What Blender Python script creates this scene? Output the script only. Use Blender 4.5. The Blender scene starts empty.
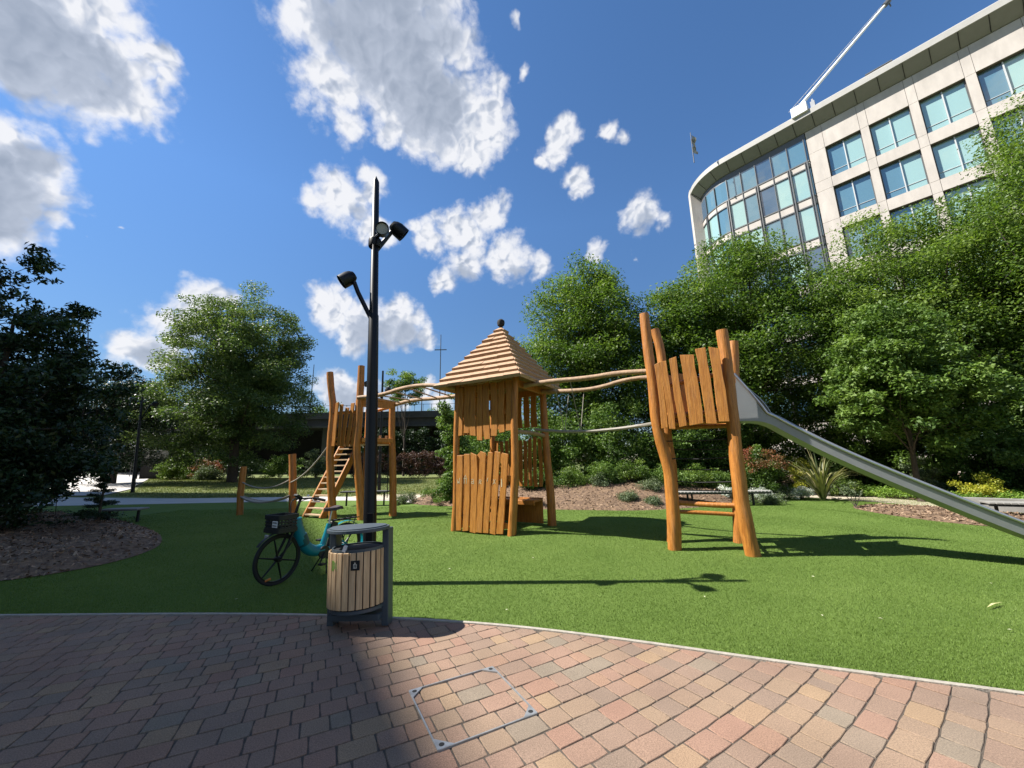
import bpy, bmesh, math, random
import numpy as np
from mathutils import Vector, Matrix, noise
random.seed(5); RNG=np.random.default_rng(11)
S=bpy.context.scene; COL=S.collection; R=math.radians; PI=math.pi

# ---------------------------------------------------------------- camera
cam=bpy.data.cameras.new('camera'); co=bpy.data.objects.new('camera',cam); COL.objects.link(co)
cam.sensor_width=36; cam.lens=385/1024*36; cam.clip_start=.05; cam.clip_end=4000
co.location=(0,0,1.6)
co.rotation_euler=(Matrix.Rotation(R(90+11.5),3,'X')@Matrix.Rotation(R(-1.0),3,'Z')).to_euler()
S.camera=co
S.render.resolution_x=1024; S.render.resolution_y=768

# ---------------------------------------------------------------- sky, clouds, sun
SUN_EL=50.0; SUN_DIR=Vector((-math.cos(R(SUN_EL)),.03*math.cos(R(SUN_EL)),math.sin(R(SUN_EL)))).normalized()
EXPOSURE=1.1; SKY=0.12; SUN=4.9
S.view_settings.view_transform='Standard'; S.view_settings.look='None'
S.view_settings.exposure=EXPOSURE; S.view_settings.gamma=1; S.view_settings.use_curve_mapping=False
W=bpy.data.worlds.new('World'); S.world=W; W.use_nodes=True
nt=W.node_tree; N=nt.nodes; LK=nt.links; N.clear()
BLOBS=[(-0.640,0.435,0.633,0.086),(-0.615,0.483,0.623,0.069),(-0.691,0.442,0.572,0.053),(-0.608,0.521,0.599,0.048),(-0.651,0.497,0.573,0.050),(-0.575,0.502,0.646,0.036),(-0.676,0.400,0.618,0.090),(-0.631,0.398,0.666,0.092),(-0.590,0.449,0.671,0.050),(-0.571,0.529,0.628,0.020),(-0.744,0.496,0.448,0.062),(-0.733,0.527,0.430,0.050),(-0.764,0.528,0.370,0.038),(-0.775,0.497,0.390,0.073),(-0.716,0.519,0.468,0.034),(-0.731,0.560,0.391,0.020),(-0.747,0.472,0.469,0.060),(-0.340,0.525,0.780,0.061),(-0.257,0.586,0.768,0.107),(-0.169,0.611,0.774,0.108),(-0.140,0.668,0.731,0.101),(-0.329,0.606,0.724,0.070),(-0.059,0.694,0.718,0.064),(-0.187,0.531,0.827,0.111),(-0.084,0.737,0.671,0.042),(-0.318,0.654,0.687,0.037),(-0.034,0.651,0.758,0.041),(-0.227,0.650,0.725,0.075),(-0.357,0.742,0.567,0.054),(-0.405,0.732,0.548,0.032),(-0.304,0.739,0.601,0.033),(-0.307,0.790,0.530,0.030),(-0.315,0.720,0.618,0.020),(-0.279,0.812,0.513,0.020),(-0.118,0.826,0.551,0.058),(-0.190,0.831,0.523,0.039),(-0.045,0.813,0.580,0.037),(-0.103,0.868,0.485,0.048),(0.000,0.872,0.490,0.051),(-0.161,0.883,0.440,0.032),(0.070,0.879,0.471,0.032),(-0.080,0.807,0.584,0.025),(-0.221,0.813,0.538,0.018),(-0.408,0.841,0.354,0.054),(-0.351,0.877,0.329,0.066),(-0.278,0.900,0.336,0.058),(-0.217,0.923,0.317,0.030),(-0.435,0.821,0.370,0.030),(-0.384,0.878,0.285,0.032),(-0.271,0.884,0.382,0.029),(-0.612,0.721,0.325,0.043),(-0.582,0.742,0.334,0.026),(-0.656,0.705,0.272,0.050),(-0.686,0.688,0.236,0.043),(-0.709,0.672,0.213,0.027),(-0.633,0.715,0.296,0.042),(-0.672,0.706,0.222,0.037),(-0.398,0.901,0.171,0.046),(-0.342,0.927,0.155,0.043),(-0.233,0.955,0.183,0.032),(-0.172,0.973,0.154,0.030),(-0.291,0.946,0.144,0.032),(0.117,0.704,0.700,0.030),(0.111,0.733,0.671,0.027),(0.149,0.765,0.626,0.024),(0.160,0.783,0.601,0.017),(0.214,0.698,0.684,0.021),(0.244,0.702,0.670,0.016),(0.023,0.577,0.816,0.013),(0.037,0.633,0.773,0.013),(0.308,0.781,0.543,0.036),(0.273,0.791,0.548,0.026),(0.344,0.778,0.525,0.021),(0.212,0.842,0.496,0.025),(0.306,0.826,0.474,0.011),(-0.687,0.601,0.408,0.007),(-0.713,0.591,0.378,0.006),(0.083,0.745,0.662,0.013)]
def mth(op,a,b=None,c=None,clamp=False):
    n=N.new('ShaderNodeMath'); n.operation=op; n.use_clamp=clamp
    for i,v in enumerate((a,b,c)):
        if v is None: continue
        if isinstance(v,(int,float)): n.inputs[i].default_value=v
        else: LK.new(v,n.inputs[i])
    return n.outputs[0]
def sstep(v,a,b):
    n=N.new('ShaderNodeMapRange'); n.interpolation_type='SMOOTHSTEP'
    LK.new(v,n.inputs[0]); n.inputs[1].default_value=a; n.inputs[2].default_value=b
    return n.outputs[0]
def vmath(op,a,b):
    n=N.new('ShaderNodeVectorMath'); n.operation=op
    for i,v in enumerate((a,b)):
        if isinstance(v,tuple): n.inputs[i].default_value=v
        else: LK.new(v,n.inputs[i])
    return n
def wnoise(vec,scale,det,rough=.55,col=False):
    n=N.new('ShaderNodeTexNoise'); n.inputs['Scale'].default_value=scale; n.inputs['Detail'].default_value=det
    n.inputs['Roughness'].default_value=rough; LK.new(vec,n.inputs['Vector'])
    return n.outputs['Color' if col else 'Fac']
tc=N.new('ShaderNodeTexCoord'); DIR=tc.outputs['Generated']
wv=vmath('SUBTRACT',wnoise(DIR,9,4,.6,True),(.5,.5,.5)).outputs[0]
wsc=N.new('ShaderNodeVectorMath'); wsc.operation='SCALE'; LK.new(wv,wsc.inputs[0]); wsc.inputs['Scale'].default_value=.085
DW=vmath('ADD',DIR,wsc.outputs[0]).outputs[0]
dens=None; dens2=None
SH=(-.020,0,.014)
DW2=vmath('ADD',DW,SH).outputs[0]
extra=[(-.3,-.8,.5,.2),(-.5,-.7,.45,.13),(.1,-.85,.5,.16),(-.8,-.35,.45,.14),(-.75,-.5,.3,.12),(-.9,-.1,.35,.12),(-.6,-.75,.2,.12),(.5,-.75,.4,.16),(.85,-.3,.4,.13),(.9,.2,.3,.1),(-.2,-.95,.2,.12),(-.1,-.4,.9,.16),(-.92,.12,.3,.1)]
for (x,y,z,r) in BLOBS+extra:
    l=math.sqrt(x*x+y*y+z*z); c=(x/l,y/l,z/l)
    v=mth('MULTIPLY_ADD',vmath('DISTANCE',DW,c).outputs['Value'],-1/(r*1.33),1.0)
    v=mth('MULTIPLY',v,min(1.0,.55+r*6))
    dens=v if dens is None else mth('SMOOTH_MAX',dens,v,.07)
f1=wnoise(DIR,11,9,.62); f2=wnoise(DIR,7,4,.5); f3=wnoise(DIR,45,5,.6)
def puffs(vec,scale,det):
    n=N.new('ShaderNodeTexVoronoi'); n.feature='F1'; n.inputs['Scale'].default_value=scale; n.inputs['Detail'].default_value=det; n.inputs['Roughness'].default_value=.55
    LK.new(vec,n.inputs['Vector']); return n.outputs['Distance']
pv=puffs(DW,24,1.0); pv2=puffs(vmath('ADD',DW,(.006,0,-.006)).outputs[0],24,1.0)
dd=mth('ADD',dens,mth('MULTIPLY',mth('SUBTRACT',f1,.5),1.45))
dd=mth('ADD',dd,mth('MULTIPLY',mth('SUBTRACT',.85,pv),.26))
dd=mth('ADD',dd,mth('MULTIPLY',mth('SUBTRACT',f3,.5),.14))
alpha=sstep(dd,.0,.52)
# thick shaded undersides of the larger clouds
grey=None
for (x,y,z,r) in [(-0.208,0.577,0.790,0.165),(-0.158,0.654,0.740,0.125),(-0.293,0.558,0.777,0.081),(-0.669,0.450,0.591,0.107),(-0.625,0.497,0.601,0.061),(-0.760,0.511,0.401,0.089),(-0.721,0.510,0.469,0.038),(-0.101,0.894,0.436,0.059),(0.025,0.885,0.465,0.039),(-0.338,0.892,0.301,0.081),(-0.264,0.914,0.307,0.059),(-0.637,0.727,0.258,0.046),(-0.683,0.698,0.216,0.036),(-0.314,0.939,0.144,0.063),(-0.398,0.905,0.152,0.051),(-0.332,0.764,0.553,0.029),(0.311,0.792,0.525,0.035),(0.137,0.728,0.672,0.016)]:
    l=math.sqrt(x*x+y*y+z*z); v=mth('MULTIPLY_ADD',vmath('DISTANCE',DW,(x/l,y/l,z/l)).outputs['Value'],-1/r,1.0)
    grey=v if grey is None else mth('SMOOTH_MAX',grey,v,.25)
gsh=sstep(mth('ADD',grey,mth('MULTIPLY',mth('SUBTRACT',f1,.5),.9)),0,.62)
lit=mth('MULTIPLY_ADD',gsh,-.50,1.0)
soft=mth('MULTIPLY_ADD',gsh,-.75,1.0)
lit=mth('ADD',lit,mth('MULTIPLY',mth('MULTIPLY',mth('SUBTRACT',pv2,pv),1.3),soft))
lit=mth('ADD',lit,mth('MULTIPLY',mth('SUBTRACT',f2,.5),.22))
lit=mth('ADD',lit,mth('MULTIPLY',mth('SUBTRACT',f1,.5),.20))
lit=mth('MULTIPLY_ADD',sstep(dd,.35,1.3),-.16,lit)
lit=mth('MINIMUM',mth('MAXIMUM',lit,.30),1.12)
cr=N.new('ShaderNodeValToRGB'); LK.new(lit,cr.inputs[0]); e=cr.color_ramp.elements
e[0].position=.30; e[0].color=(.36,.42,.53,1); e[1].position=1.0; e[1].color=(.95,.96,1.0,1)
x=e.new(.62); x.color=(.56,.62,.74,1)
sky=N.new('ShaderNodeTexSky'); sky.sky_type='NISHITA'; sky.sun_disc=False
sky.sun_elevation=R(SUN_EL); sky.sun_rotation=math.atan2(SUN_DIR.x,SUN_DIR.y)
sky.air_density=1.0; sky.dust_density=.05; sky.ozone_density=3.5; sky.altitude=0
hs=N.new('ShaderNodeHueSaturation'); hs.inputs['Saturation'].default_value=1.13
sx=N.new('ShaderNodeSeparateXYZ'); LK.new(DIR,sx.inputs[0])
hz_=N.new('ShaderNodeMapRange'); LK.new(sx.outputs[2],hz_.inputs[0]); hz_.inputs[1].default_value=0; hz_.inputs[2].default_value=.55; hz_.inputs[3].default_value=.30; hz_.inputs[4].default_value=.65
sk2=N.new('ShaderNodeVectorMath'); sk2.operation='SCALE'; LK.new(sky.outputs[0],sk2.inputs[0]); LK.new(hz_.outputs[0],sk2.inputs['Scale'])
tn=N.new('ShaderNodeVectorMath'); tn.operation='MULTIPLY'; LK.new(sk2.outputs[0],tn.inputs[0]); tn.inputs[1].default_value=(1.0,1.01,1.04); LK.new(tn.outputs[0],hs.inputs['Color'])
CLOUDV=3.75
cs=N.new('ShaderNodeVectorMath'); cs.operation='SCALE'; cs.inputs['Scale'].default_value=CLOUDV; LK.new(cr.outputs[0],cs.inputs[0])
mx=N.new('ShaderNodeMix'); mx.data_type='RGBA'; LK.new(mth('MULTIPLY',alpha,.97),mx.inputs[0]); LK.new(hs.outputs[0],mx.inputs[6]); LK.new(cs.outputs[0],mx.inputs[7])
W.cycles.sampling_method='MANUAL'; W.cycles.sample_map_resolution=256
bg=N.new('ShaderNodeBackground'); bg.inputs[1].default_value=SKY; LK.new(mx.outputs[2],bg.inputs[0])
wo=N.new('ShaderNodeOutputWorld'); LK.new(bg.outputs[0],wo.inputs[0])
sl=bpy.data.lights.new('sun','SUN'); sl.energy=SUN; sl.angle=R(.53); sl.color=(1,.955,.88)
so=bpy.data.objects.new('sun',sl); COL.objects.link(so); so.rotation_euler=SUN_DIR.to_track_quat('Z','Y').to_euler()

# ---------------------------------------------------------------- helpers
def mat(name,col,rough=.7,metal=0,spec=.5,noise_amt=0,nscale=8,stretch=(1,1,1),bump=0,bscale=None,col2=None,trans=0,coord='Object',detail=6,weather=0):
    m=bpy.data.materials.new(name); m.use_nodes=True; t=m.node_tree; b=t.nodes['Principled BSDF']
    b.inputs['Base Color'].default_value=(*col,1); b.inputs['Roughness'].default_value=rough
    b.inputs['Metallic'].default_value=metal; b.inputs['Specular IOR Level'].default_value=spec
    tcn=t.nodes.new('ShaderNodeTexCoord'); mp=t.nodes.new('ShaderNodeMapping'); mp.inputs['Scale'].default_value=stretch
    t.links.new(tcn.outputs[coord],mp.inputs[0])
    if noise_amt:
        n=t.nodes.new('ShaderNodeTexNoise'); n.inputs['Scale'].default_value=nscale; n.inputs['Detail'].default_value=detail; n.inputs['Roughness'].default_value=.6
        t.links.new(mp.outputs[0],n.inputs['Vector'])
        r=t.nodes.new('ShaderNodeValToRGB'); t.links.new(n.outputs['Fac'],r.inputs[0])
        c2=col2 or tuple(c*(1-noise_amt) for c in col)
        r.color_ramp.elements[0].position=.32; r.color_ramp.elements[0].color=(*c2,1)
        r.color_ramp.elements[1].position=.68; r.color_ramp.elements[1].color=(*col,1)
        t.links.new(r.outputs[0],b.inputs['Base Color'])
        if weather:
            n3=t.nodes.new('ShaderNodeTexNoise'); n3.inputs['Scale'].default_value=2.6; n3.inputs['Detail'].default_value=9; n3.inputs['Roughness'].default_value=.72
            t.links.new(mp.outputs[0],n3.inputs['Vector']); r3=t.nodes.new('ShaderNodeMapRange'); r3.inputs[1].default_value=.50; r3.inputs[2].default_value=.72; r3.inputs[4].default_value=weather; t.links.new(n3.outputs['Fac'],r3.inputs[0])
            m3=t.nodes.new('ShaderNodeMix'); m3.data_type='RGBA'; t.links.new(r3.outputs[0],m3.inputs[0]); t.links.new(r.outputs[0],m3.inputs[6]); m3.inputs[7].default_value=(.34,.235,.145,1)
            # fine dark drying cracks along the grain
            n4=t.nodes.new('ShaderNodeTexNoise'); n4.inputs['Scale'].default_value=9; n4.inputs['Detail'].default_value=4; t.links.new(mp.outputs[0],n4.inputs['Vector'])
            r4=t.nodes.new('ShaderNodeValToRGB'); t.links.new(n4.outputs['Fac'],r4.inputs[0]); e4=r4.color_ramp.elements; e4[0].position=.485; e4[0].color=(1,1,1,1); e4[1].position=.5; e4[1].color=(.38,.34,.3,1); q4=e4.new(.515); q4.color=(1,1,1,1)
            m4=t.nodes.new('ShaderNodeMix'); m4.data_type='RGBA'; m4.blend_type='MULTIPLY'; m4.inputs[0].default_value=.6; t.links.new(m3.outputs[2],m4.inputs[6]); t.links.new(r4.outputs[0],m4.inputs[7]); t.links.new(m4.outputs[2],b.inputs['Base Color'])
    if bump:
        n2=t.nodes.new('ShaderNodeTexNoise'); n2.inputs['Scale'].default_value=bscale or nscale*3; n2.inputs['Detail'].default_value=8
        t.links.new(mp.outputs[0],n2.inputs['Vector'])
        bp=t.nodes.new('ShaderNodeBump'); bp.inputs['Strength'].default_value=bump; bp.inputs['Distance'].default_value=.02
        t.links.new(n2.outputs['Fac'],bp.inputs['Height']); t.links.new(bp.outputs[0],b.inputs['Normal'])
    return m
def tintmat(name,cols,rough=.6,trans=.0,spec=.4,attr='tint',fine=0,fscale=60):
    """colour picked per leaf / stone from its own tint value"""
    m=bpy.data.materials.new(name); m.use_nodes=True; t=m.node_tree; b=t.nodes['Principled BSDF']; out=t.nodes['Material Output']
    a=t.nodes.new('ShaderNodeAttribute'); a.attribute_name=attr
    r=t.nodes.new('ShaderNodeValToRGB'); t.links.new(a.outputs['Fac'],r.inputs[0])
    el=r.color_ramp.elements; n=len(cols)
    el[0].position=0; el[0].color=(*cols[0],1); el[1].position=1; el[1].color=(*cols[-1],1)
    for i in range(1,n-1):
        q=el.new(i/(n-1)); q.color=(*cols[i],1)
    c=r.outputs[0]
    if fine:
        tcs=t.nodes.new('ShaderNodeTexCoord'); ns=t.nodes.new('ShaderNodeTexNoise'); ns.inputs['Scale'].default_value=1.6; ns.inputs['Detail'].default_value=5
        t.links.new(tcs.outputs['Object'],ns.inputs['Vector']); ms_=t.nodes.new('ShaderNodeMapRange'); ms_.inputs[1].default_value=.3; ms_.inputs[2].default_value=.7; ms_.inputs[3].default_value=.84; ms_.inputs[4].default_value=1.1
        t.links.new(ns.outputs['Fac'],ms_.inputs[0]); vs_=t.nodes.new('ShaderNodeVectorMath'); vs_.operation='SCALE'; t.links.new(c,vs_.inputs[0]); t.links.new(ms_.outputs[0],vs_.inputs['Scale']); c=vs_.outputs[0]
        tcn=t.nodes.new('ShaderNodeTexCoord'); nn=t.nodes.new('ShaderNodeTexNoise'); nn.inputs['Scale'].default_value=fscale; nn.inputs['Detail'].default_value=7; nn.inputs['Roughness'].default_value=.7
        t.links.new(tcn.outputs['Object'],nn.inputs['Vector'])
        mr=t.nodes.new('ShaderNodeMapRange'); mr.inputs[1].default_value=.3; mr.inputs[2].default_value=.7; mr.inputs[3].default_value=1-fine; mr.inputs[4].default_value=1+fine
        t.links.new(nn.outputs['Fac'],mr.inputs[0])
        vm=t.nodes.new('ShaderNodeVectorMath'); vm.operation='SCALE'; t.links.new(c,vm.inputs[0]); t.links.new(mr.outputs[0],vm.inputs['Scale']); c=vm.outputs[0]
        bp=t.nodes.new('ShaderNodeBump'); bp.inputs['Strength'].default_value=.5; bp.inputs['Distance'].default_value=.006
        t.links.new(nn.outputs['Fac'],bp.inputs['Height']); t.links.new(bp.outputs[0],b.inputs['Normal'])
    t.links.new(c,b.inputs['Base Color']); b.inputs['Roughness'].default_value=rough; b.inputs['Specular IOR Level'].default_value=spec
    if trans:
        tr=t.nodes.new('ShaderNodeBsdfTranslucent'); g=t.nodes.new('ShaderNodeVectorMath'); g.operation='MULTIPLY'; g.inputs[1].default_value=(1.15,1.25,.55)
        t.links.new(c,g.inputs[0]); t.links.new(g.outputs[0],tr.inputs[0])
        ms=t.nodes.new('ShaderNodeMixShader'); ms.inputs[0].default_value=trans
        t.links.new(b.outputs[0],ms.inputs[1]); t.links.new(tr.outputs[0],ms.inputs[2]); t.links.new(ms.outputs[0],out.inputs[0])
    return m

def tag(o,label=None,cat=None,group=None,kind=None):
    if label: o['label']=label
    if cat: o['category']=cat
    if group: o['group']=group
    if kind: o['kind']=kind
    return o
def empty(name,loc=(0,0,0),rz=0,label=None,cat=None,group=None):
    o=bpy.data.objects.new(name,None); COL.objects.link(o); o.location=loc; o.rotation_euler=(0,0,rz); o.empty_display_size=.2
    return tag(o,label,cat,group)
def copy_tree(o,parent=None):
    c=o.copy(); COL.objects.link(c)
    if parent: c.parent=parent
    for ch in [q for q in bpy.data.objects if q.parent==o]: copy_tree(ch,c)
    return c
class MB:
    def __init__(s): s.v=[]; s.f=[]
    def add(s,vs,fs):
        k=len(s.v); s.v+= [tuple(p) for p in vs]; s.f+=[tuple(i+k for i in f) for f in fs]; return s
    def box(s,c,d,rot=None,taper=1,jit=0):
        M=rot if rot is not None else Matrix.Identity(3)
        if isinstance(M,(int,float)): M=Matrix.Rotation(M,3,'Z')
        vs=[]
        for z in (-1,1):
            for (x,y) in ((-1,-1),(1,-1),(1,1),(-1,1)):
                k=taper if z>0 else 1
                p=M@Vector((x*d[0]/2*k,y*d[1]/2*k,z*d[2]/2))+Vector(c)
                if jit: p+=Vector((random.uniform(-jit,jit),random.uniform(-jit,jit),random.uniform(-jit,jit)))
                vs.append(p)
        return s.add(vs,[(3,2,1,0),(4,5,6,7),(0,1,5,4),(1,2,6,5),(2,3,7,6),(3,0,4,7)])
    def tube(s,pts,rad,n=10,caps=True,wob=0):
        pts=[Vector(p) for p in pts]
        if isinstance(rad,(int,float)): rad=[rad]*len(pts)
        k=len(s.v); prev=None; up=Vector((0,0,1))
        for i,p in enumerate(pts):
            t=(pts[min(i+1,len(pts)-1)]-pts[max(i-1,0)]).normalized()
            if prev is None:
                a=t.cross(up); a=a if a.length>.05 else t.cross(Vector((0,1,0)))
            else: a=prev-t*prev.dot(t)
            a.normalize(); prev=a; b=t.cross(a)
            for j in range(n):
                an=2*PI*j/n; r=rad[i]
                if wob: r*=1+wob*noise.noise(Vector((math.cos(an)*1.3+p.x*3,math.sin(an)*1.3+p.y*3,p.z*2.2)))
                s.v.append(tuple(p+(a*math.cos(an)+b*math.sin(an))*r))
        for i in range(len(pts)-1):
            for j in range(n):
                q=k+i*n; s.f.append((q+j,q+(j+1)%n,q+n+(j+1)%n,q+n+j))
        if caps:
            s.f.append(tuple(k+j for j in range(n))[::-1]); e=k+(len(pts)-1)*n; s.f.append(tuple(e+j for j in range(n)))
        return s
    def prism(s,poly,z0,z1):
        n=len(poly); vs=[(*p[:2],z0) for p in poly]+[(*p[:2],z1) for p in poly]
        return s.add(vs,[tuple(range(n))[::-1],tuple(range(n,2*n))]+[(i,(i+1)%n,n+(i+1)%n,n+i) for i in range(n)])
    def prism_m(s,poly,M,th):
        """outline in local xy, thickness along local z, placed by 4x4 M"""
        n=len(poly); vs=[M@Vector((p[0],p[1],-th/2)) for p in poly]+[M@Vector((p[0],p[1],th/2)) for p in poly]
        return s.add(vs,[tuple(range(n))[::-1],tuple(range(n,2*n))]+[(i,(i+1)%n,n+(i+1)%n,n+i) for i in range(n)])
    def lathe(s,prof,c=(0,0,0),n=24,axis=None,arc=2*PI):
        k=len(s.v); M=axis or Matrix.Identity(3)
        for (r,z) in prof:
            for j in range(n): s.v.append(tuple(M@Vector((r*math.cos(2*PI*j/n),r*math.sin(2*PI*j/n),z))+Vector(c)))
        for i in range(len(prof)-1):
            for j in range(n):
                q=k+i*n; s.f.append((q+j,q+(j+1)%n,q+n+(j+1)%n,q+n+j))
        return s
    def build(s,name,m,parent=None,smooth=False,bevel=0,bseg=2,fix=False):
        me=bpy.data.meshes.new(name); me.from_pydata(s.v,[],s.f)
        if fix:
            bm=bmesh.new(); bm.from_mesh(me); bmesh.ops.recalc_face_normals(bm,faces=bm.faces); bm.to_mesh(me); bm.free()
        me.materials.append(m); me.update()
        if smooth:
            me.shade_smooth()
            try: me.set_sharp_from_angle(angle=R(38))
            except Exception: pass
        o=bpy.data.objects.new(name,me); COL.objects.link(o)
        if parent: o.parent=parent
        if bevel:
            b=o.modifiers.new('bevel','BEVEL'); b.width=bevel; b.segments=bseg; b.limit_method='ANGLE'; b.angle_limit=R(35)
        return o
def qmesh(name,P,m,parent=None,tint=None,nv=4):
    """P: (N,nv,3) array of separate faces with a tint per face"""
    n=P.shape[0]; me=bpy.data.meshes.new(name)
    me.vertices.add(n*nv); me.vertices.foreach_set('co',P.reshape(-1).astype(np.float32))
    me.loops.add(n*nv); me.loops.foreach_set('vertex_index',np.arange(n*nv,dtype=np.int32))
    me.polygons.add(n); me.polygons.foreach_set('loop_start',np.arange(0,n*nv,nv,dtype=np.int32))
    if tint is not None:
        a=me.attributes.new('tint','FLOAT','FACE'); a.data.foreach_set('value',tint.astype(np.float32))
    me.update(calc_edges=True); me.validate()
    me.materials.append(m); o=bpy.data.objects.new(name,me); COL.objects.link(o)
    if parent: o.parent=parent
    return o
def leaves(name,clumps,per,ls,m,parent=None,flat=.6,up=.6,asp=.5,seed=1,droop=0):
    """clumps (k,5): x,y,z,r,tint. Leaf diamonds spread through each clump"""
    g=np.random.default_rng(seed); c=np.asarray(clumps,float); k=len(c)
    w=c[:,3]**2; cnt=np.maximum(3,(per*k*w/w.sum()).astype(int)); idx=np.repeat(np.arange(k),cnt); n=len(idx)
    d=g.normal(size=(n,3)); d/=np.linalg.norm(d,axis=1)[:,None]; rad=g.random(n)**.45
    off=d*rad[:,None]*c[idx,3:4]*np.array([1,1,flat])
    if droop: off[:,2]-=droop*(off[:,0]**2+off[:,1]**2)/np.maximum(c[idx,3],.1)
    p=c[idx,:3]+off
    nrm=g.normal(size=(n,3))*.75+np.array([0,0,up])+d*.35; nrm/=np.linalg.norm(nrm,axis=1)[:,None]
    a=np.cross(nrm,g.normal(size=(n,3))); a/=np.linalg.norm(a,axis=1)[:,None]; b=np.cross(nrm,a)
    L=ls*g.uniform(.6,1.25,n)[:,None]; Wd=L*asp
    fold=nrm*L*.13
    P=np.stack([p-a*L*.5,p+b*Wd*.5+fold-a*L*.05,p+a*L*.5,p-b*Wd*.5+fold-a*L*.05],axis=1)
    t=np.clip(c[idx,4]+g.normal(0,.17,n),0,1)
    return qmesh(name,P,m,parent,t)
def crown_clumps(c,rad,k,cr,seed,shell=.45,zlow=-1.,lump=.22,tint=.5,taper=0):
    g=np.random.default_rng(seed); out=[]; 
    while len(out)<k:
        d=g.normal(size=3); d/=np.linalg.norm(d)
        if d[2]<zlow: continue
        u=g.random()**shell
        nz=noise.noise(Vector(d*2.1)+Vector((seed*3.7,0,0)))*lump*2+noise.noise(Vector(d*5.3)+Vector((0,seed*1.7,0)))*lump
        e=1+nz; q=np.array(rad)*d*u*e
        if taper and q[2]>0: q[:2]*=1-taper*q[2]/rad[2]
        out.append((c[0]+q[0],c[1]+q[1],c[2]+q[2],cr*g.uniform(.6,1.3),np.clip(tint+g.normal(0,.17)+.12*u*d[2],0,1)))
    return np.array(out)
def limbs(base,h0,cl,r0,nl,seed,bend=.3,twigs=60):
    """trunk plus limbs that run out to the clumps"""
    g=random.Random(seed); m=MB(); b=Vector(base)
    top=Vector(cl[:,:3].mean(0)); top.z=cl[:,2].max()*.55+top.z*.45
    tp=[]; 
    for i in range(9):
        t=i/8; p=b.lerp(Vector((top.x,top.y,top.z)),t); p+=Vector((g.uniform(-1,1),g.uniform(-1,1),0))*.05*r0*8*math.sin(t*PI)
        tp.append(p)
    m.tube([b-Vector((0,0,.1))]+tp,[r0*1.45]+[r0*(1.12-.95*(i/8))for i in range(9)],10,wob=.12)
    ids=g.sample(range(len(cl)),min(nl,len(cl)))
    lb=[]
    for q in ids:
        e=Vector(cl[q,:3]); t=g.uniform(.22,.75); s=b.lerp(top,t); s.z=max(s.z,b.z+h0) if s.z<e.z+1 else s.z
        s=b.lerp(top,(s.z-b.z)/max(.1,(top.z-b.z))); mid=s.lerp(e,.5)+Vector((g.uniform(-1,1)*bend,g.uniform(-1,1)*bend,g.uniform(-.2,.5)*bend))
        rr=r0*.38*(1.1-t); pts=[s,s.lerp(mid,.5)+Vector((0,0,.05)),mid,mid.lerp(e,.5),e]
        m.tube(pts,[rr,rr*.8,rr*.55,rr*.38,rr*.15],6); lb+=pts[2:]
    for k in range(twigs):
        e=Vector(cl[g.randrange(len(cl)),:3]); s=min(lb,key=lambda p:(p-e).length_squared) if lb else top
        m.tube([s,s.lerp(e,.5)+Vector((0,0,.08)),e],[r0*.09,r0*.06,r0*.02],4,caps=False)
    return m
def smoothpoly(pts,it=2):
    for _ in range(it):
        q=[]
        for i in range(len(pts)):
            a=Vector(pts[i]); b=Vector(pts[(i+1)%len(pts)]); q+=[a.lerp(b,.25),a.lerp(b,.75)]
        pts=q
    return [tuple(p) for p in pts]
def smoothline(pts,it=3):
    pts=[Vector(p) for p in pts]
    for _ in range(it):
        q=[pts[0]]
        for i in range(len(pts)-1): q+=[pts[i].lerp(pts[i+1],.25),pts[i].lerp(pts[i+1],.75)]
        q.append(pts[-1]); pts=q
    return pts
def gz(x,y):
    r=math.hypot(x,y); return 0 if r<28 else min(.03*(r-28),1.2)
def sheet(name,poly,dz,m,cell=2.0,th=.0,zf=None):
    bm=bmesh.new(); vs=[bm.verts.new((p[0],p[1],0)) for p in poly]; bm.faces.new(vs)
    bmesh.ops.triangulate(bm,faces=bm.faces[:])
    if cell:
        xs=[p[0] for p in poly]; ys=[p[1] for p in poly]
        for ax,lo,hi in ((0,min(xs),max(xs)),(1,min(ys),max(ys))):
            c=math.ceil(lo/cell)*cell
            while c<hi:
                co_=(c,0,0) if ax==0 else (0,c,0); no=(1,0,0) if ax==0 else (0,1,0)
                bmesh.ops.bisect_plane(bm,geom=bm.verts[:]+bm.edges[:]+bm.faces[:],plane_co=co_,plane_no=no); c+=cell
    for v in bm.verts: v.co.z=gz(v.co.x,v.co.y)+dz+(zf(v.co.x,v.co.y) if zf else 0)
    bmesh.ops.recalc_face_normals(bm,faces=bm.faces[:])
    if sum(f.normal.z for f in bm.faces)<0: bmesh.ops.reverse_faces(bm,faces=bm.faces[:])
    me=bpy.data.meshes.new(name); bm.to_mesh(me); bm.free(); me.materials.append(m)
    o=bpy.data.objects.new(name,me); COL.objects.link(o); o['kind']='structure'; return o
def tz(x,y):
    """gentle mounds in the play turf, flat near the paving and in the distance"""
    x=np.asarray(x,float); y=np.asarray(y,float); d=np.clip((y-6.4+.12*x)/2.2,0,1)*np.clip((14.5-y)/3,0,1)*np.clip((x+5)/2.5,0,1)*np.clip((11-x)/2,0,1)
    return .036*d*d*(np.sin(x*1.15+.7)*np.cos(y*.9-.4)+.6*np.sin(x*2.1+y*.7)+1.55)
def inside(poly,x,y):
    """vectorised point in polygon"""
    x=np.asarray(x); y=np.asarray(y); r=np.zeros(x.shape,bool); n=len(poly)
    for i in range(n):
        x1,y1=poly[i][:2]; x2,y2=poly[(i+1)%n][:2]
        if y1==y2: continue
        c=((y1>y)!=(y2>y))&(x<(x2-x1)*(y-y1)/(y2-y1)+x1); r^=c
    return r

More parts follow.
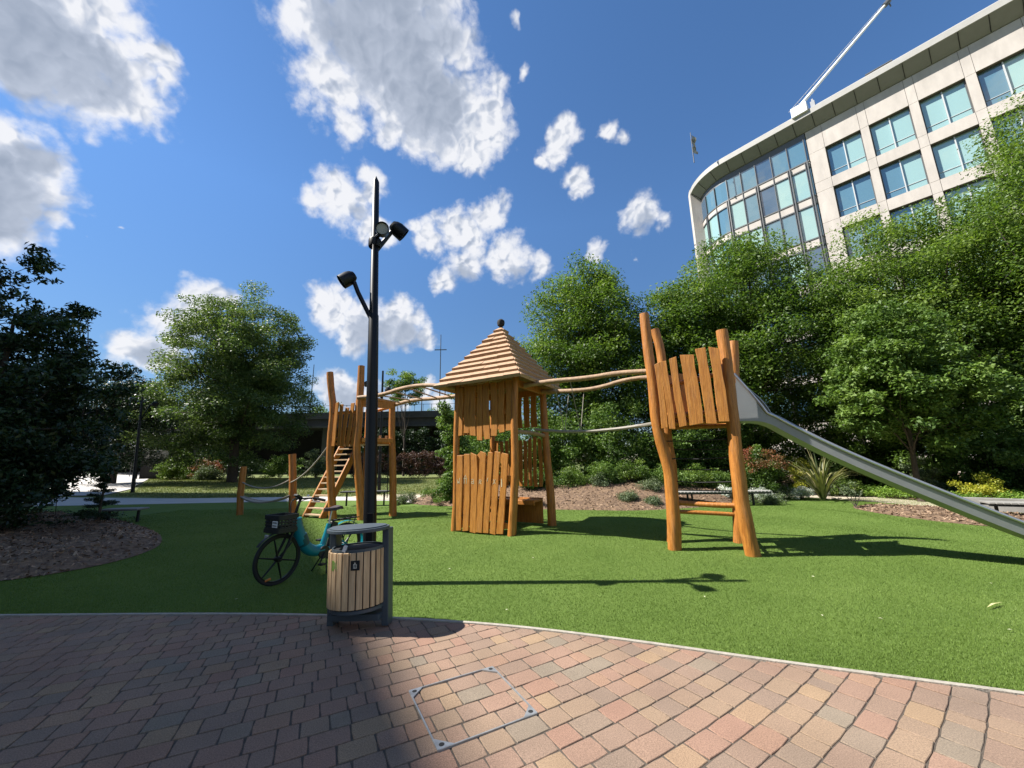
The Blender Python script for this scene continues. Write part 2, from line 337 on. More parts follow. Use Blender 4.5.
# ---------------------------------------------------------------- materials
M={}
M['wood']=mat('stained_oak',(.50,.20,.036),.5,noise_amt=.4,nscale=5,stretch=(6,6,.7),bump=.4,bscale=7,col2=(.29,.10,.014),weather=.3)
M['wood2']=mat('stained_plank',(.53,.225,.042),.5,noise_amt=.4,nscale=4,stretch=(9,9,.8),bump=.35,bscale=8,col2=(.33,.12,.018),weather=.28)
M['woodpale']=mat('weathered_rail',(.42,.27,.16),.7,noise_amt=.4,nscale=6,stretch=(2,2,2),bump=.3)
M['shingle']=mat('pale_shingle',(.46,.30,.18),.75,noise_amt=.35,nscale=5,stretch=(3,3,14),bump=.3,bscale=9,col2=(.34,.205,.115))
M['tread']=mat('pale_tread',(.50,.36,.22),.75,noise_amt=.3,nscale=8)
M['rope']=mat('grey_rope',(.36,.33,.28),.9,noise_amt=.3,nscale=30)
M['steel']=mat('brushed_steel',(.30,.31,.32),.45,metal=.45,noise_amt=.12,nscale=3,stretch=(1,1,1),bump=.03)
M['black']=mat('black_paint',(.006,.0065,.008),.4,spec=.3,noise_amt=.2,nscale=5)
M['lens']=mat('lamp_glass',(.38,.38,.35),.2)
M['bingrey']=mat('slate_grey_paint',(.065,.083,.098),.42,noise_amt=.12,nscale=9,bump=.02)
M['bindark']=mat('bin_inner',(.012,.013,.015),.7)
M['binwood']=mat('bin_slat_wood',(.70,.50,.29),.6,noise_amt=.3,nscale=4,stretch=(10,10,.9),bump=.2,bscale=6,col2=(.44,.28,.15))
M['teal']=mat('teal_paint',(.006,.22,.28),.3,noise_amt=.1,nscale=4)
M['rubber']=mat('rubber',(.012,.012,.013),.75)
M['plastic']=mat('black_plastic',(.016,.017,.019),.5)
M['saddle']=mat('saddle_brown',(.05,.033,.028),.55)
M['alu']=mat('aluminium',(.55,.55,.56),.35,metal=.9)
M['reflector']=mat('amber_reflector',(.65,.2,.03),.3)
M['white']=mat('white_paint',(.75,.76,.77),.5)
M['stone']=mat('limestone',(.56,.51,.465),.85,noise_amt=.24,nscale=1.3,stretch=(1,1,.3),bump=.06,bscale=14)
M['stoneback']=mat('stone_joint',(.20,.17,.14),.9)
M['soffit']=mat('soffit_metal',(.26,.255,.24),.6,noise_amt=.1,nscale=2)
M['fascia']=mat('roof_edge',(.42,.405,.38),.6,noise_amt=.12,nscale=2)
M['frame']=mat('window_frame',(.10,.105,.11),.4)
M['framelite']=mat('pale_mullion',(.50,.52,.53),.4)
M['concrete']=mat('concrete',(.30,.29,.27),.85,noise_amt=.3,nscale=2,bump=.15,bscale=20)
M['concdark']=mat('old_dark_concrete',(.085,.085,.085),.9,noise_amt=.45,nscale=.6,bump=.15,bscale=12)
M['void']=mat('near_black_void',(.025,.024,.024),.95,noise_amt=.3,nscale=2)  # near-black: underpass shade put into the bridge back wall's colour
M['bark']=mat('bark',(.075,.055,.04),.9,noise_amt=.5,nscale=7,stretch=(3,3,.6),bump=.6,bscale=12)
M['barkpale']=mat('pale_bark',(.20,.16,.12),.9,noise_amt=.4,nscale=9,stretch=(3,3,.6),bump=.4,bscale=12)
M['lawn']=mat('mown_lawn',(.17,.19,.055),.95,noise_amt=.5,nscale=.5,bump=.5,bscale=60,col2=(.085,.115,.03),detail=10)
M['turf']=mat('artificial_turf',(.118,.182,.036),.9,spec=.2,noise_amt=.4,nscale=1.1,bump=.7,bscale=190,col2=(.09,.148,.026),detail=12)
M['path']=mat('buff_gravel_path',(.50,.43,.33),.9,noise_amt=.25,nscale=6,bump=.3,bscale=80,detail=10)
M['plaza']=mat('pale_concrete_plaza',(.50,.47,.44),.85,noise_amt=.15,nscale=1.5,bump=.1,bscale=30)
M['mulch']=mat('bark_mulch',(.24,.155,.09),.95,noise_amt=.6,nscale=9,bump=1.0,bscale=45,col2=(.075,.045,.03),detail=12)
M['kerb']=mat('concrete_edging',(.38,.345,.29),.85,noise_amt=.3,nscale=14,bump=.3,bscale=70)
M['joint']=mat('joint_sand',(.10,.08,.062),.95,noise_amt=.4,nscale=30,bump=.4,bscale=90)
M['chips']=tintmat('bark_chips',[(.08,.048,.03),(.22,.14,.085),(.38,.27,.18)],.9)
M['paver']=tintmat('paver_tint',[(.215,.155,.115),(.235,.16,.116),(.262,.165,.118),(.25,.175,.12),(.285,.195,.12),(.27,.158,.112),(.21,.168,.124)],.9,fine=.5,fscale=140)
M['blade']=tintmat('turf_blade',[(.078,.135,.02),(.134,.21,.038),(.22,.29,.085)],.6,trans=.2,spec=.25)
def glassmat(name,tint,refl,seed=0):
    m=bpy.data.materials.new(name); m.use_nodes=True; t=m.node_tree; b=t.nodes['Principled BSDF']
    b.inputs['Base Color'].default_value=(*tint,1); b.inputs['Roughness'].default_value=.04; b.inputs['Specular IOR Level'].default_value=refl; b.inputs['IOR'].default_value=1.9
    tcn=t.nodes.new('ShaderNodeTexCoord'); n=t.nodes.new('ShaderNodeTexNoise'); n.inputs['Scale'].default_value=.5; t.links.new(tcn.outputs['Object'],n.inputs['Vector'])
    bp=t.nodes.new('ShaderNodeBump'); bp.inputs['Strength'].default_value=.06; bp.inputs['Distance'].default_value=.2; t.links.new(n.outputs['Fac'],bp.inputs['Height']); t.links.new(bp.outputs[0],b.inputs['Normal'])
    return m
M['glass']=glassmat('blue_green_glass',(.10,.20,.255),.9)
M['glassblind']=glassmat('glass_over_pale_blind',(.30,.46,.44),.8)
M['glassdark']=glassmat('dark_blue_glass',(.035,.085,.15),.9)
LF={}
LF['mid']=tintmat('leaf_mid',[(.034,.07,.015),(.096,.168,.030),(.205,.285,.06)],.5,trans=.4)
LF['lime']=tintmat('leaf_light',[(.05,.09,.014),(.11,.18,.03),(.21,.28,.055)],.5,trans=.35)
LF['pale']=tintmat('leaf_pale',[(.035,.062,.018),(.095,.15,.045),(.21,.27,.09)],.5,trans=.35)  # paler, greyer green of the lawn tree's own leaves
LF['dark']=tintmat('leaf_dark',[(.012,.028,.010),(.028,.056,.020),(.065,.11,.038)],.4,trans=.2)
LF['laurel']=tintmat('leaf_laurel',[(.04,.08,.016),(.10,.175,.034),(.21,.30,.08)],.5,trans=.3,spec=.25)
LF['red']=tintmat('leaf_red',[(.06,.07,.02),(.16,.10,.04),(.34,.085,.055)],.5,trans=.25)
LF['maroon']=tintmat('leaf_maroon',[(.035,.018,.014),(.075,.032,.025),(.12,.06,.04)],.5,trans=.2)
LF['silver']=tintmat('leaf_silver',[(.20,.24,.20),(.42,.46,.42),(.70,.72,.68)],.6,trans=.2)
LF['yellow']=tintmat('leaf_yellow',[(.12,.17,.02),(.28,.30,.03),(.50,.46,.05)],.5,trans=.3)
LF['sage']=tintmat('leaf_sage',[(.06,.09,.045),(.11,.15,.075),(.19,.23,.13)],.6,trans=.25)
LF['cover']=tintmat('leaf_groundcover',[(.06,.12,.018),(.15,.26,.035),(.28,.40,.07)],.5,trans=.3)  # palette lifted: sunlight the tree canopies block here is put into the colour
LF['strap']=tintmat('leaf_strap',[(.06,.085,.03),(.16,.17,.07),(.34,.30,.15)],.4,trans=.2)
# ================================================================ ground
tb=bmesh.new(); rings=[0.0,4,8,12,16,20,24,28,32,36,40,44,48,54,60,68,90,140,260,500,1500]; nseg=96; rv=[]
c0=tb.verts.new((0,0,0))
for r in rings[1:]:
    rv.append([tb.verts.new((r*math.cos(2*PI*j/nseg),r*math.sin(2*PI*j/nseg),gz(r,0)-.02)) for j in range(nseg)])
c0.co.z=-.02
for j in range(nseg):
    tb.faces.new((c0,rv[0][j],rv[0][(j+1)%nseg]))
    for i in range(len(rv)-1): tb.faces.new((rv[i][j],rv[i+1][j],rv[i+1][(j+1)%nseg],rv[i][(j+1)%nseg]))
me=bpy.data.meshes.new('ground'); tb.to_mesh(me); tb.free(); me.materials.append(M['lawn'])
ground=bpy.data.objects.new('ground',me); COL.objects.link(ground); tag(ground,'sunlit mown lawn and ground',None,kind='structure')

KERB=smoothline([(-30,5.2,0),(-16,4.95,0),(-9,4.82,0),(-5.78,4.74,0),(-3.5,4.69,0),(-2.12,4.59,0),(-1.1,4.44,0),(-.04,4.22,0),(1.1,3.83,0),(2,3.47,0),(2.79,3.19,0),(3.45,2.96,0),(5,2.35,0),(7,1.35,0),(9.5,-.3,0),(13,-3.5,0),(15,-6,0)],2)
kx=np.array([p.x for p in KERB]); ky=np.array([p.y for p in KERB])
def kerb_y(x): return np.interp(x,kx,ky)

# paving: tumbled setts laid in random-length courses turned 28.5 degrees to the view
sheet('paving_bed',[(p.x,p.y) for p in KERB]+[(15,-9),(-30,-9)],-.0055,M['joint'],cell=0)
def pavers():
    g=random.Random(3); V=[];F=[];T=[]
    # courses bend gently: heading grows to the right along a base line through the cover frame
    us=np.arange(-22,16,.05); kap=np.where(us>0,.07,.04); th=R(28.5)+np.cumsum(kap)*.05; i0=int(np.argmin(abs(us))); th-=th[i0]-R(28.5); th=np.clip(th,R(12),R(39))
    bx=np.cumsum(np.cos(th))*.05; by=np.cumsum(np.sin(th))*.05; bx+=-.325-bx[i0]; by+=3.005-by[i0]
    def wp(u,v):
        t=float(np.interp(u,us,th)); return float(np.interp(u,us,bx))-math.sin(t)*v, float(np.interp(u,us,by))+math.cos(t)*v
    cw=.166; v=-.335-cw*60; gap=.0045; gl=.006
    while v<9:
        u=-20+g.uniform(0,.3)
        while u<13:
            L=g.choice((.125,.17,.17,.215,.235)); uc,vc=u+L/2,v+cw/2
            x,y=wp(uc,vc)
            if -13<x<9 and -3<y<5.4 and y<float(kerb_y(x))+.09:
                e=len(V); h=g.uniform(-.0015,.0015); tx,ty=g.uniform(-.010,.010),g.uniform(-.010,.010)
                hl,hw=L/2-gl/2,cw/2-gap/2; ring=[]
                for (sx,sy) in ((-1,-1),(0,-1),(1,-1),(1,0),(1,1),(0,1),(-1,1),(-1,0)):
                    jx,jy=g.uniform(-.0025,.0025),g.uniform(-.0025,.0025)
                    k=.955 if sx and sy else 1
                    ring.append((sx*hl*k+jx,sy*hw*k+jy))
                def put(px,py,z):
                    wx,wy=wp(uc+px,vc+py); V.append((wx,wy,z+h+px*tx+py*ty))
                for (px,py) in ring: put(px,py,-.02)
                for (px,py) in ring: put(px,py,-.003)
                for (px,py) in ring: put(px*(1-.003/hl),py*(1-.003/hw),0)
                t=min(1,max(0,g.choice((.0,.17,.17,.33,.33,.5,.5,.67,.83,.83,1.0))+g.uniform(-.06,.06)))
                for lv in (0,8):
                    for j in range(8): F.append((e+lv+j,e+lv+(j+1)%8,e+lv+8+(j+1)%8,e+lv+8+j)); T.append(t)
                F.append(tuple(e+16+j for j in range(8))); T.append(t)
            u+=L
        v+=cw
    me=bpy.data.meshes.new('paving'); me.from_pydata(V,[],F); at=me.attributes.new('tint','FLOAT','FACE'); at.data.foreach_set('value',T)
    me.materials.append(M['paver']); o=bpy.data.objects.new('paving',me); COL.objects.link(o); tag(o,'tumbled red buff and grey block paving in the foreground',None,kind='structure')
pavers()
# concrete edging strip
kb=MB()
for i in range(len(KERB)-1):
    a,b=KERB[i],KERB[i+1]
    if a.x<-14 or b.x>12: continue
    d=(b-a).normalized(); n=Vector((-d.y,d.x,0))
    kb.add([a-n*.0+Vector((0,0,-.03)),b-n*.0+Vector((0,0,-.03)),b+n*.036+Vector((0,0,-.03)),a+n*.036+Vector((0,0,-.03)),
            a+Vector((0,0,.012)),b+Vector((0,0,.012)),b+n*.036+Vector((0,0,.014)),a+n*.036+Vector((0,0,.014))],[(4,5,6,7),(0,1,5,4),(2,3,7,6)])
o=kb.build('kerb',M['kerb']); o['kind']='structure'

def off(n):
    out=[]
    for i in range(len(KERB)):
        a=KERB[max(0,i-1)]; b=KERB[min(len(KERB)-1,i+1)]; d=(b-a).normalized(); out.append((KERB[i].x-d.y*n,KERB[i].y+d.x*n))
    return out
FARTURF=[(16,-4),(15.5,5),(14.2,9),(13.3,11.7),(12.9,13.8),(11.9,16.2),(9.9,16.2),(8.2,14.9),(5.9,13.45),(4,12.95),(1.5,13.55),(-1.5,14.9),(-3.7,15.9),(-5.2,17.9),(-8,18.5),(-12,18.5),(-20,18.3),(-28,17.5)]
TURF=off(.036)+FARTURF
sheet('artificial_turf',TURF,.004,M['turf'],cell=.22,zf=lambda x,y: float(tz(x,y)))
# paths and plaza
sheet('path',[(-3.0,15.9),(-3.9,18.2),(-6,19.9),(-10,21.0),(-17,21.4),(-28,21.9),(-32,22.5),(-34,18.5),(-28,17.6),(-20,18.35),(-12,18.55),(-8,18.55),(-5.2,17.95),(-3.7,15.95)],.004,M['plaza'],cell=2)
sheet('gravel_path',[(11.9,16.25),(12.9,13.85),(13.3,11.75),(14.3,11.6),(14.5,13.9),(14.3,16.2),(13.6,19),(12.0,22),(8,24),(7,22.5),(10.5,19.8),(10.8,17.6),(9.95,16.25)],.006,M['path'],cell=2)
sheet('plaza',[(-23.3,22.6),(-25.6,26.5),(-37,40.5),(-56,61),(-90,75),(-100,60),(-60,30),(-40,20),(-31,21.5)],.03,M['plaza'],cell=3)
# sunlit dry strip of earth beside the bench
sheet('bare_earth',smoothpoly([(-4.2,18.3),(-6.5,18.4),(-9,20.9),(-6,22),(-2,21),(-1.5,17)],2),.012,M['path'],cell=2)

# mulch beds
MUL=smoothpoly([(-9,5.55),(-7.45,6.1),(-7.0,6.9),(-7.05,7.7),(-7.5,8.7),(-8.9,10.2),(-11.5,12.1),(-14,13.8),(-20,15),(-24,10),(-16,5.4)],2)
def mz(x,y): return .16*noise.noise(Vector((x*.7,y*.7,2)))+.05*noise.noise(Vector((x*2.6,y*2.6,7)))+.06
def edge_f(poly):
    P=np.array(poly)
    def f(x,y,w=.8):
        a=P; b=np.roll(P,-1,axis=0); ab=b-a; t=np.clip(((x-a[:,0])*ab[:,0]+(y-a[:,1])*ab[:,1])/np.maximum((ab**2).sum(1),1e-9),0,1)
        dx=x-(a[:,0]+ab[:,0]*t); dy=y-(a[:,1]+ab[:,1]*t); return min(1.0,math.sqrt((dx*dx+dy*dy).min())/w)
    return f
ef=edge_f(MUL); mulch_h=lambda x,y: ef(x,y)*(.10+mz(x,y)*1.3)+.004
sheet('mulch_bed',MUL,.012,M['mulch'],cell=.25,zf=mulch_h)
BANK=smoothpoly([(-4.4,16.6),(-3.4,15.7),(-1.5,14.8),(1.5,13.45),(4,12.85),(6.1,13.35),(8.2,14.7),(9.9,16),(10.2,17.5),(10.6,20),(6,24),(-1,24),(-4.6,20)],1)
eb=edge_f(BANK); bank_h=lambda x,y: min(1,eb(x,y,2.6))*.58+eb(x,y,.5)*(.05+mz(x,y)*.5)
sheet('mulch_bank',BANK,.012,M['mulch'],cell=.3,zf=bank_h)
ISL=smoothpoly([(10.3,9.4),(10.2,11.2),(10.7,13.0),(11.9,13.4),(12.9,12.2),(13.6,10.2),(13.3,8.2),(11.7,8.1)],2)
ei=edge_f(ISL); isl_h=lambda x,y: ei(x,y,.5)*(.06+mz(x,y)*.6)
sheet('mulch_island',ISL,.012,M['mulch'],cell=.25,zf=isl_h)
BED=[(14.2,8.5),(13.35,11.75),(14.35,12.2),(14.6,14),(14.4,16.4),(13.7,19.2),(12.2,22.2),(12,30),(40,30),(40,-2),(18,-2),(15.8,4)]
sheet('planting_bed',BED,.006,M['mulch'],cell=0)
def chips(poly,hf,n,seed,name,label):
    g=np.random.default_rng(seed); P=np.array(poly); x=g.uniform(P[:,0].min(),P[:,0].max(),n*2); y=g.uniform(P[:,1].min(),P[:,1].max(),n*2)
    k=inside(poly,x,y); x,y=x[k][:n],y[k][:n]; z=np.array([gz(a,b)+.018+hf(a,b) for a,b in zip(x,y)])
    nrm=g.normal(size=(len(x),3))*.5+np.array([0,0,1]); nrm/=np.linalg.norm(nrm,axis=1)[:,None]
    a=np.cross(nrm,g.normal(size=(len(x),3))); a/=np.linalg.norm(a,axis=1)[:,None]; b=np.cross(nrm,a)
    L=g.uniform(.03,.10,len(x))[:,None]; Wd=L*.4; p=np.stack([x,y,z],1)
    Q=np.stack([p-a*L/2-b*Wd/2,p+a*L/2-b*Wd/3,p+a*L/2+b*Wd/2,p-a*L/2+b*Wd/3],1)
    tag(qmesh(name,Q,M['chips'],None,g.random(len(x))),label,None,kind='stuff')
chips(MUL,mulch_h,16000,4,'bark_chips','brown bark chips in the shaded bed on the left')
chips(BANK,bank_h,16000,5,'bark_chips','sunlit bark chips on the bank behind the play hut')
chips(ISL,isl_h,2500,6,'bark_chips','bark chips in the small bed beside the slide')

# artificial grass fibres over the near turf
def blades():
    g=np.random.default_rng(9); n=1000000
    y=3+12.5*g.random(n)**1.55; x=(g.random(n)*2-1)*(y*1.42+.5)
    k=(y>kerb_y(x)+.055)&(x>-13)&~inside([(p[0],p[1]) for p in MUL],x,y); x,y=x[k],y[k]; n=len(x)
    h=g.uniform(.010,.019,n)*(1+y*.02); w=g.uniform(.0022,.004,n)*(1+y*.12); an=g.uniform(0,PI,n); ln=g.normal(0,.007,(n,2))
    dx,dy=np.cos(an)*w/2,np.sin(an)*w/2; z0=.003+tz(x,y)
    P=np.stack([np.stack([x-dx,y-dy,z0],1),np.stack([x+dx,y+dy,z0],1),np.stack([x+ln[:,0],y+ln[:,1],z0+h],1)],1)
    t=np.clip(.45+.17*g.normal(size=n)+.16*np.sin(x*1.7+2*np.sin(y*.9))*np.sin(y*2.1+1.3*np.sin(x*.8))+.06*np.sin(x*6.3+y*2)*np.sin(y*7.7-x),0,1)
    tag(qmesh('turf_fibres',P,M['blade'],None,t,nv=3),'short green artificial grass fibres',None,kind='stuff')
blades()
def lawnblades():
    g=np.random.default_rng(19); n=90000
    poly=[(-22.9,22.5),(-25.2,26.6),(-35,38),(-5,38),(-2,22),(-6.5,20.2),(-10,21.2),(-17,21.6)]
    x=g.uniform(-34,-2,n); y=g.uniform(20.2,38,n); k=inside(poly,x,y); x,y=x[k],y[k]; n=len(x)
    z0=np.array([gz(a,b) for a,b in zip(x,y)])-.01; h=g.uniform(.04,.09,n); w=g.uniform(.02,.04,n); an=g.uniform(0,PI,n)
    dx,dy=np.cos(an)*w/2,np.sin(an)*w/2; ln=g.normal(0,.03,(n,2))
    P=np.stack([np.stack([x-dx,y-dy,z0],1),np.stack([x+dx,y+dy,z0],1),np.stack([x+ln[:,0],y+ln[:,1],z0+h],1)],1)
    tag(qmesh('lawn_grass',P,tintmat('lawn_blade',[(.08,.12,.02),(.16,.19,.05),(.30,.27,.11)],.7,trans=.2),None,g.random(n),nv=3),'short sun-dried grass of the lawn behind the playground',None,kind='stuff')
lawnblades()

# ================================================================ office building
BR=empty('office_building',(26.54,29.34,0),R(-49.5),'large curved limestone and glass office block above the trees on the right','building')
TOP=30.0; SR=26.0; L0=6.4; RC=4.5; rowtop=[27.72-3.86*k for k in range(7)]
def face_box(mb,s0,s1,z0,z1,o0,o1):   # o = metres proud of the facade line (towards the viewer)
    mb.box(((s0+s1)/2,-(o0+o1)/2,(z0+z1)/2),(s1-s0,abs(o1-o0),z1-z0))
wl=MB(); g_=.022
bays=9; sw=[(1.13+2.8*k,3.42+2.8*k) for k in range(bays)]
edges=[0]+[v for p in sw for v in p]+[SR]
for r,zt in enumerate(rowtop+[None]):
    zhi=TOP if r==0 else rowtop[r-1]-2.92
    zlo=zt if zt else 0
    # spandrel course split at pier lines
    for i in range(len(edges)-1):
        a,b=edges[i],edges[i+1]; k=1 if i%2==0 else 0
        face_box(wl,a+g_/2,b-g_/2,zlo+g_/2,zhi-g_/2,-.45,0)
    if zt is None: break
    zb=zt-2.92
    for i in range(0,len(edges)-1,2):
        face_box(wl,edges[i]+g_/2,edges[i+1]-g_/2,zb+g_/2,zt-g_/2,-.45,.0)
wl.build('stone_cladding',M['stone'],BR)
# backing seen only in the joints: strips behind piers and spandrels
bk=MB()
for i in range(0,len(edges)-1,2): face_box(bk,edges[i]+.004,edges[i+1]-.004,0,TOP-.004,-.44,-.03)
for r in range(8):
    zhi=(TOP if r==0 else rowtop[r-1]-2.92)-.006; zlo=(rowtop[r] if r<7 else 0)+.006
    for (a,b) in sw: face_box(bk,a-.003,b+.003,zlo,zhi,-.43,-.04)
bk.build('joint_backing',M['stoneback'],BR)
# windows: one prototype copied
def window_parts(kind,parent):
    fr=MB(); w,h=2.29,2.92; t=.07
    fr.box((0,0,t/2),(w,.12,t)); fr.box((0,0,h-t/2),(w,.12,t)); fr.box((-w/2+t/2,0,h/2),(t,.118,h-2*t)); fr.box((w/2-t/2,0,h/2),(t,.118,h-2*t))
    f=fr.build('window',M['frame'],parent)
    mu=MB().box((0,-.02,h/2),(.07,.16,h-2*t)); mu.build('mullion',M['framelite'],f)
    ms={'a':('glass','glassblind'),'b':('glassblind','glassblind'),'c':('glass','glass')}[kind]
    for sx,mm in zip((-1,1),ms):
        pn=MB().add([(sx*w/4-w/4+.04,.03,t),(sx*w/4+w/4-.04,.03,t),(sx*w/4+w/4-.04,.03,h-t),(sx*w/4-w/4+.04,.03,h-t)],[(0,1,2,3)]); pn.build('pane',M[mm],f)
        tr=MB().box((sx*w/4,.005,.62),(w/2-.1,.03,.035)); tr.build('transom',M['framelite'],f)
    return f
protos={}; gg=random.Random(8)
def child_copy(o,parent):
    c=o.copy(); COL.objects.link(c); c.parent=parent
    for ch in o.children: child_copy(ch,c)
    return c
for r in range(7):
    for k,(a,b) in enumerate(sw):
        if r>=5 and k>5: continue
        kd=gg.choice('aabbc'); loc=((a+b)/2,.30,rowtop[r]-2.92)
        if kd not in protos: f=protos[kd]=window_parts(kd,BR)
        else: f=child_copy(protos[kd],BR)
        f.location=loc
# inner wall behind the windows so nothing shows through, and the body
bd=MB(); face_box(bd,0,SR,0,TOP,-.62,-.5); bd.box((SR/2,9,TOP/2-.2),(SR,16.5,TOP-.4)); bd.build('core_wall',M['stoneback'],BR)
# curved glass wing: path in local coords, s runs negative then curls inward (+y)
def gpath(s,o=0):
    """s = metres along the facade to the left of the stone; o = offset outwards"""
    if s<=L0: return Vector((-s,-o,0))
    a=(s-L0)/RC; return Vector((-L0-(RC+o)*math.sin(a),RC-(RC+o)*math.cos(a),0))
SMAX=L0+RC*R(72)
def gstrip(mb,s0,s1,z0,z1,o0,o1,step=.35):
    n=max(1,int((s1-s0)/step)); n=n if s1>L0 else 1
    for i in range(n):
        a=s0+(s1-s0)*i/n; b=s0+(s1-s0)*(i+1)/n
        p=[gpath(a,o1),gpath(b,o1),gpath(b,o0),gpath(a,o0)]
        fs=[(0,1,2,3),(7,6,5,4),(4,5,1,0),(2,6,7,3)]
        if i==0: fs.append((0,3,7,4))
        if i==n-1: fs.append((1,5,6,2))
        mb.add([(q.x,q.y,z0) for q in p]+[(q.x,q.y,z1) for q in p],fs)
bz=[(26.53,27.14)]+[(22.95-3.86*k,23.72-3.86*k) for k in range(6)]
bw=MB(); dk=MB()
for (a,b) in bz:
    q_=MB(); gstrip(q_,.05,SMAX,a+.05,b-.05,-.35,.05); sb_=q_.build('spandrel_band',M['stone'],BR,fix=True)
    for (c,d,o_) in ((b-.05,b+.06,.10),(a-.06,a+.05,.08)):
        q_=MB(); gstrip(q_,.05,SMAX,c,d,-.3,o_); q_.build('band_frame',M['frame'],sb_,fix=True)
q_=MB(); gstrip(q_,.05,SMAX,29.38,TOP,-.3,-.02); q_.build('head_frame',M['frame'],BR,fix=True)
q_=MB(); gstrip(q_,.05,SMAX,0,rowtop[6],-.35,.0); q_.build('plinth',M['stone'],BR,fix=True)
gm=MB(); ss=.2; i=0
marks=[.2+1.3*k for k in range(int((SMAX-.2)/1.3)+1)]
for i,s in enumerate(marks):
    p=gpath(s,.06); an=0 if s<=L0 else -(s-L0)/RC
    thick=(i%2==1) or i==0
    z1=29.4 if not thick else 27.1
    if thick: gm.box((p.x,p.y,z1/2),(.09,.26,z1),an); p2=gpath(s+.16,.06); gm.box((p2.x,p2.y,z1/2),(.05,.26,z1),an); gm.box((p.x,p.y,28.25),(.05,.12,2.25),an)
    else: gm.box((p.x,p.y,z1/2),(.05,.14,z1),an)
gm.build('mullion',M['frame'],BR)
for (zb,zt) in [(27.2,29.38)]+[(bz[j+1][1]+.06,bz[j][0]-.06) for j in range(6)]:
    for i in range(len(marks)):
        s0=.05 if i==0 else marks[i]; s1=marks[i+1] if i+1<len(marks) else SMAX
        pn=MB(); gstrip(pn,s0,s1,zb,zt,-.02,-.01,.5)
        pn.build('pane',M[gg.choice(('glass','glass','glassblind','glassdark') if zb<27 else ('glass','glass','glassdark'))],BR,fix=True)
gb=MB(); gstrip(gb,.05,SMAX,0,29.4,-.5,-.45); gb.build('inner_wall',M['glassdark'],BR,fix=True)
# projecting roof: soffit, rounded edge; ends in a stone fin that drops to the ground
OV=.92; rf=MB(); fa=MB()
def rpts(o):
    pts=[Vector((SR+3,-o,0)),Vector((12,-o,0)),Vector((6,-o,0))]; s=0
    while s<SMAX: pts.append(gpath(s,o)); s+=.45
    pts.append(gpath(SMAX,o)); return pts
def loft(mb,prof):
    PR=[[(p,z) for p in rpts(o)] for (o,z) in prof]
    for j in range(len(PR)-1):
        for i in range(len(PR[0])-1):
            (a,za),(b,_)=PR[j][i],PR[j][i+1]; (c,zc),(d,_)=PR[j+1][i+1],PR[j+1][i]
            mb.add([(a.x,a.y,za),(b.x,b.y,za),(c.x,c.y,zc),(d.x,d.y,zc)],[(0,1,2,3)])
loft(rf,[(-.4,30.0),(.06,30.02),(OV,30.78)])
loft(fa,[(OV,30.78),(OV+.05,30.8),(OV+.06,31.30),(OV-.05,31.42),(OV-.5,31.48),(-.6,31.52)])
s=-SR; u=(Vector((OV,30.78))-Vector((.06,30.02))).normalized(); sl_=math.atan2(.76,OV-.06)
while s<SMAX-.3:
    c=.49; p=gpath(s,c) if s>0 else Vector((-s,-c,0)); an=0 if s<=L0 else -(s-L0)/RC
    if s>-16: MB().box((p.x,p.y,30.385),(.035,1.13,.02),Matrix.Rotation(an,3,'Z')@Matrix.Rotation(-sl_,3,'X')).build('soffit_joint',M['void'],BR)
    s+=1.4
rf.build('soffit',M['soffit'],BR,fix=False); fa.build('roof_edge',M['fascia'],BR,smooth=True,fix=False)
fn=MB(); gstrip(fn,SMAX-1.5,SMAX+.5,0,31.38,-.5,OV+.09,.3); fn.build('end_fin',M['stone'],BR,fix=True)
rt=MB().box((SR/2-3,9.5,30.6),(SR+6,18.5,.8)); rt.build('roof',M['concrete'],BR)
sd=MB(); pe=gpath(SMAX); sd.box((pe.x+1.2,pe.y+5.5,15),(3.2,13,29.9)); sd.build('side_wall',M['stone'],BR)
rs=MB().box((5.2,-.35,31.85),(1.6,.3,.06)); rs.build('rooflight',M['frame'],BR)

# maintenance crane on the roof
CR=empty('roof_crane',(29.6,31.3,30.9),R(-49.5),'white box and long raised jib on the office roof edge','crane')
CR.location=(26.0,28.8,31.2); CR.rotation_euler=(0,0,R(-49.5))
cb=MB().box((0,0,.45),(1.15,.8,.95)); cb.build('counterweight_box',M['white'],CR,bevel=.03)
cb=MB().box((.95,0,.35),(.3,.4,.7)).box((.95,0,.75),(.12,.12,.5)); cb.build('winch',M['steel'],CR)
tip=Vector((33.95,27,40.9))-Vector((26.0,28.8,31.0)); tip=Matrix.Rotation(R(49.5),3,'Z')@tip
j=MB(); base=Vector((-.4,0,.7))
j.tube([base,tip],[.15,.10],4); j.build('jib',M['white'],CR)
j=MB(); j.tube([base+Vector((-.35,0,.35)),tip+Vector((-.05,0,.22))],[.03,.03],5); 
for k in range(1,12):
    t=k/12; j.tube([base.lerp(tip,t),(base+Vector((-.35,0,.35))).lerp(tip+Vector((-.05,0,.22)),t)],.02,4)
j.build('jib_cable',M['alu'],CR)
d=(tip-base).normalized()
j=MB(); j.tube([tip-d*.2,tip+d*.35],.22,8); j.box(tip+d*.5+Vector((.5,0,.15)),(1.3,.35,.35)); j.tube([tip+d*.3,tip+d*.4+Vector((0,0,-.7))],.05,6); j.build('jib_head',M['frame'],CR)

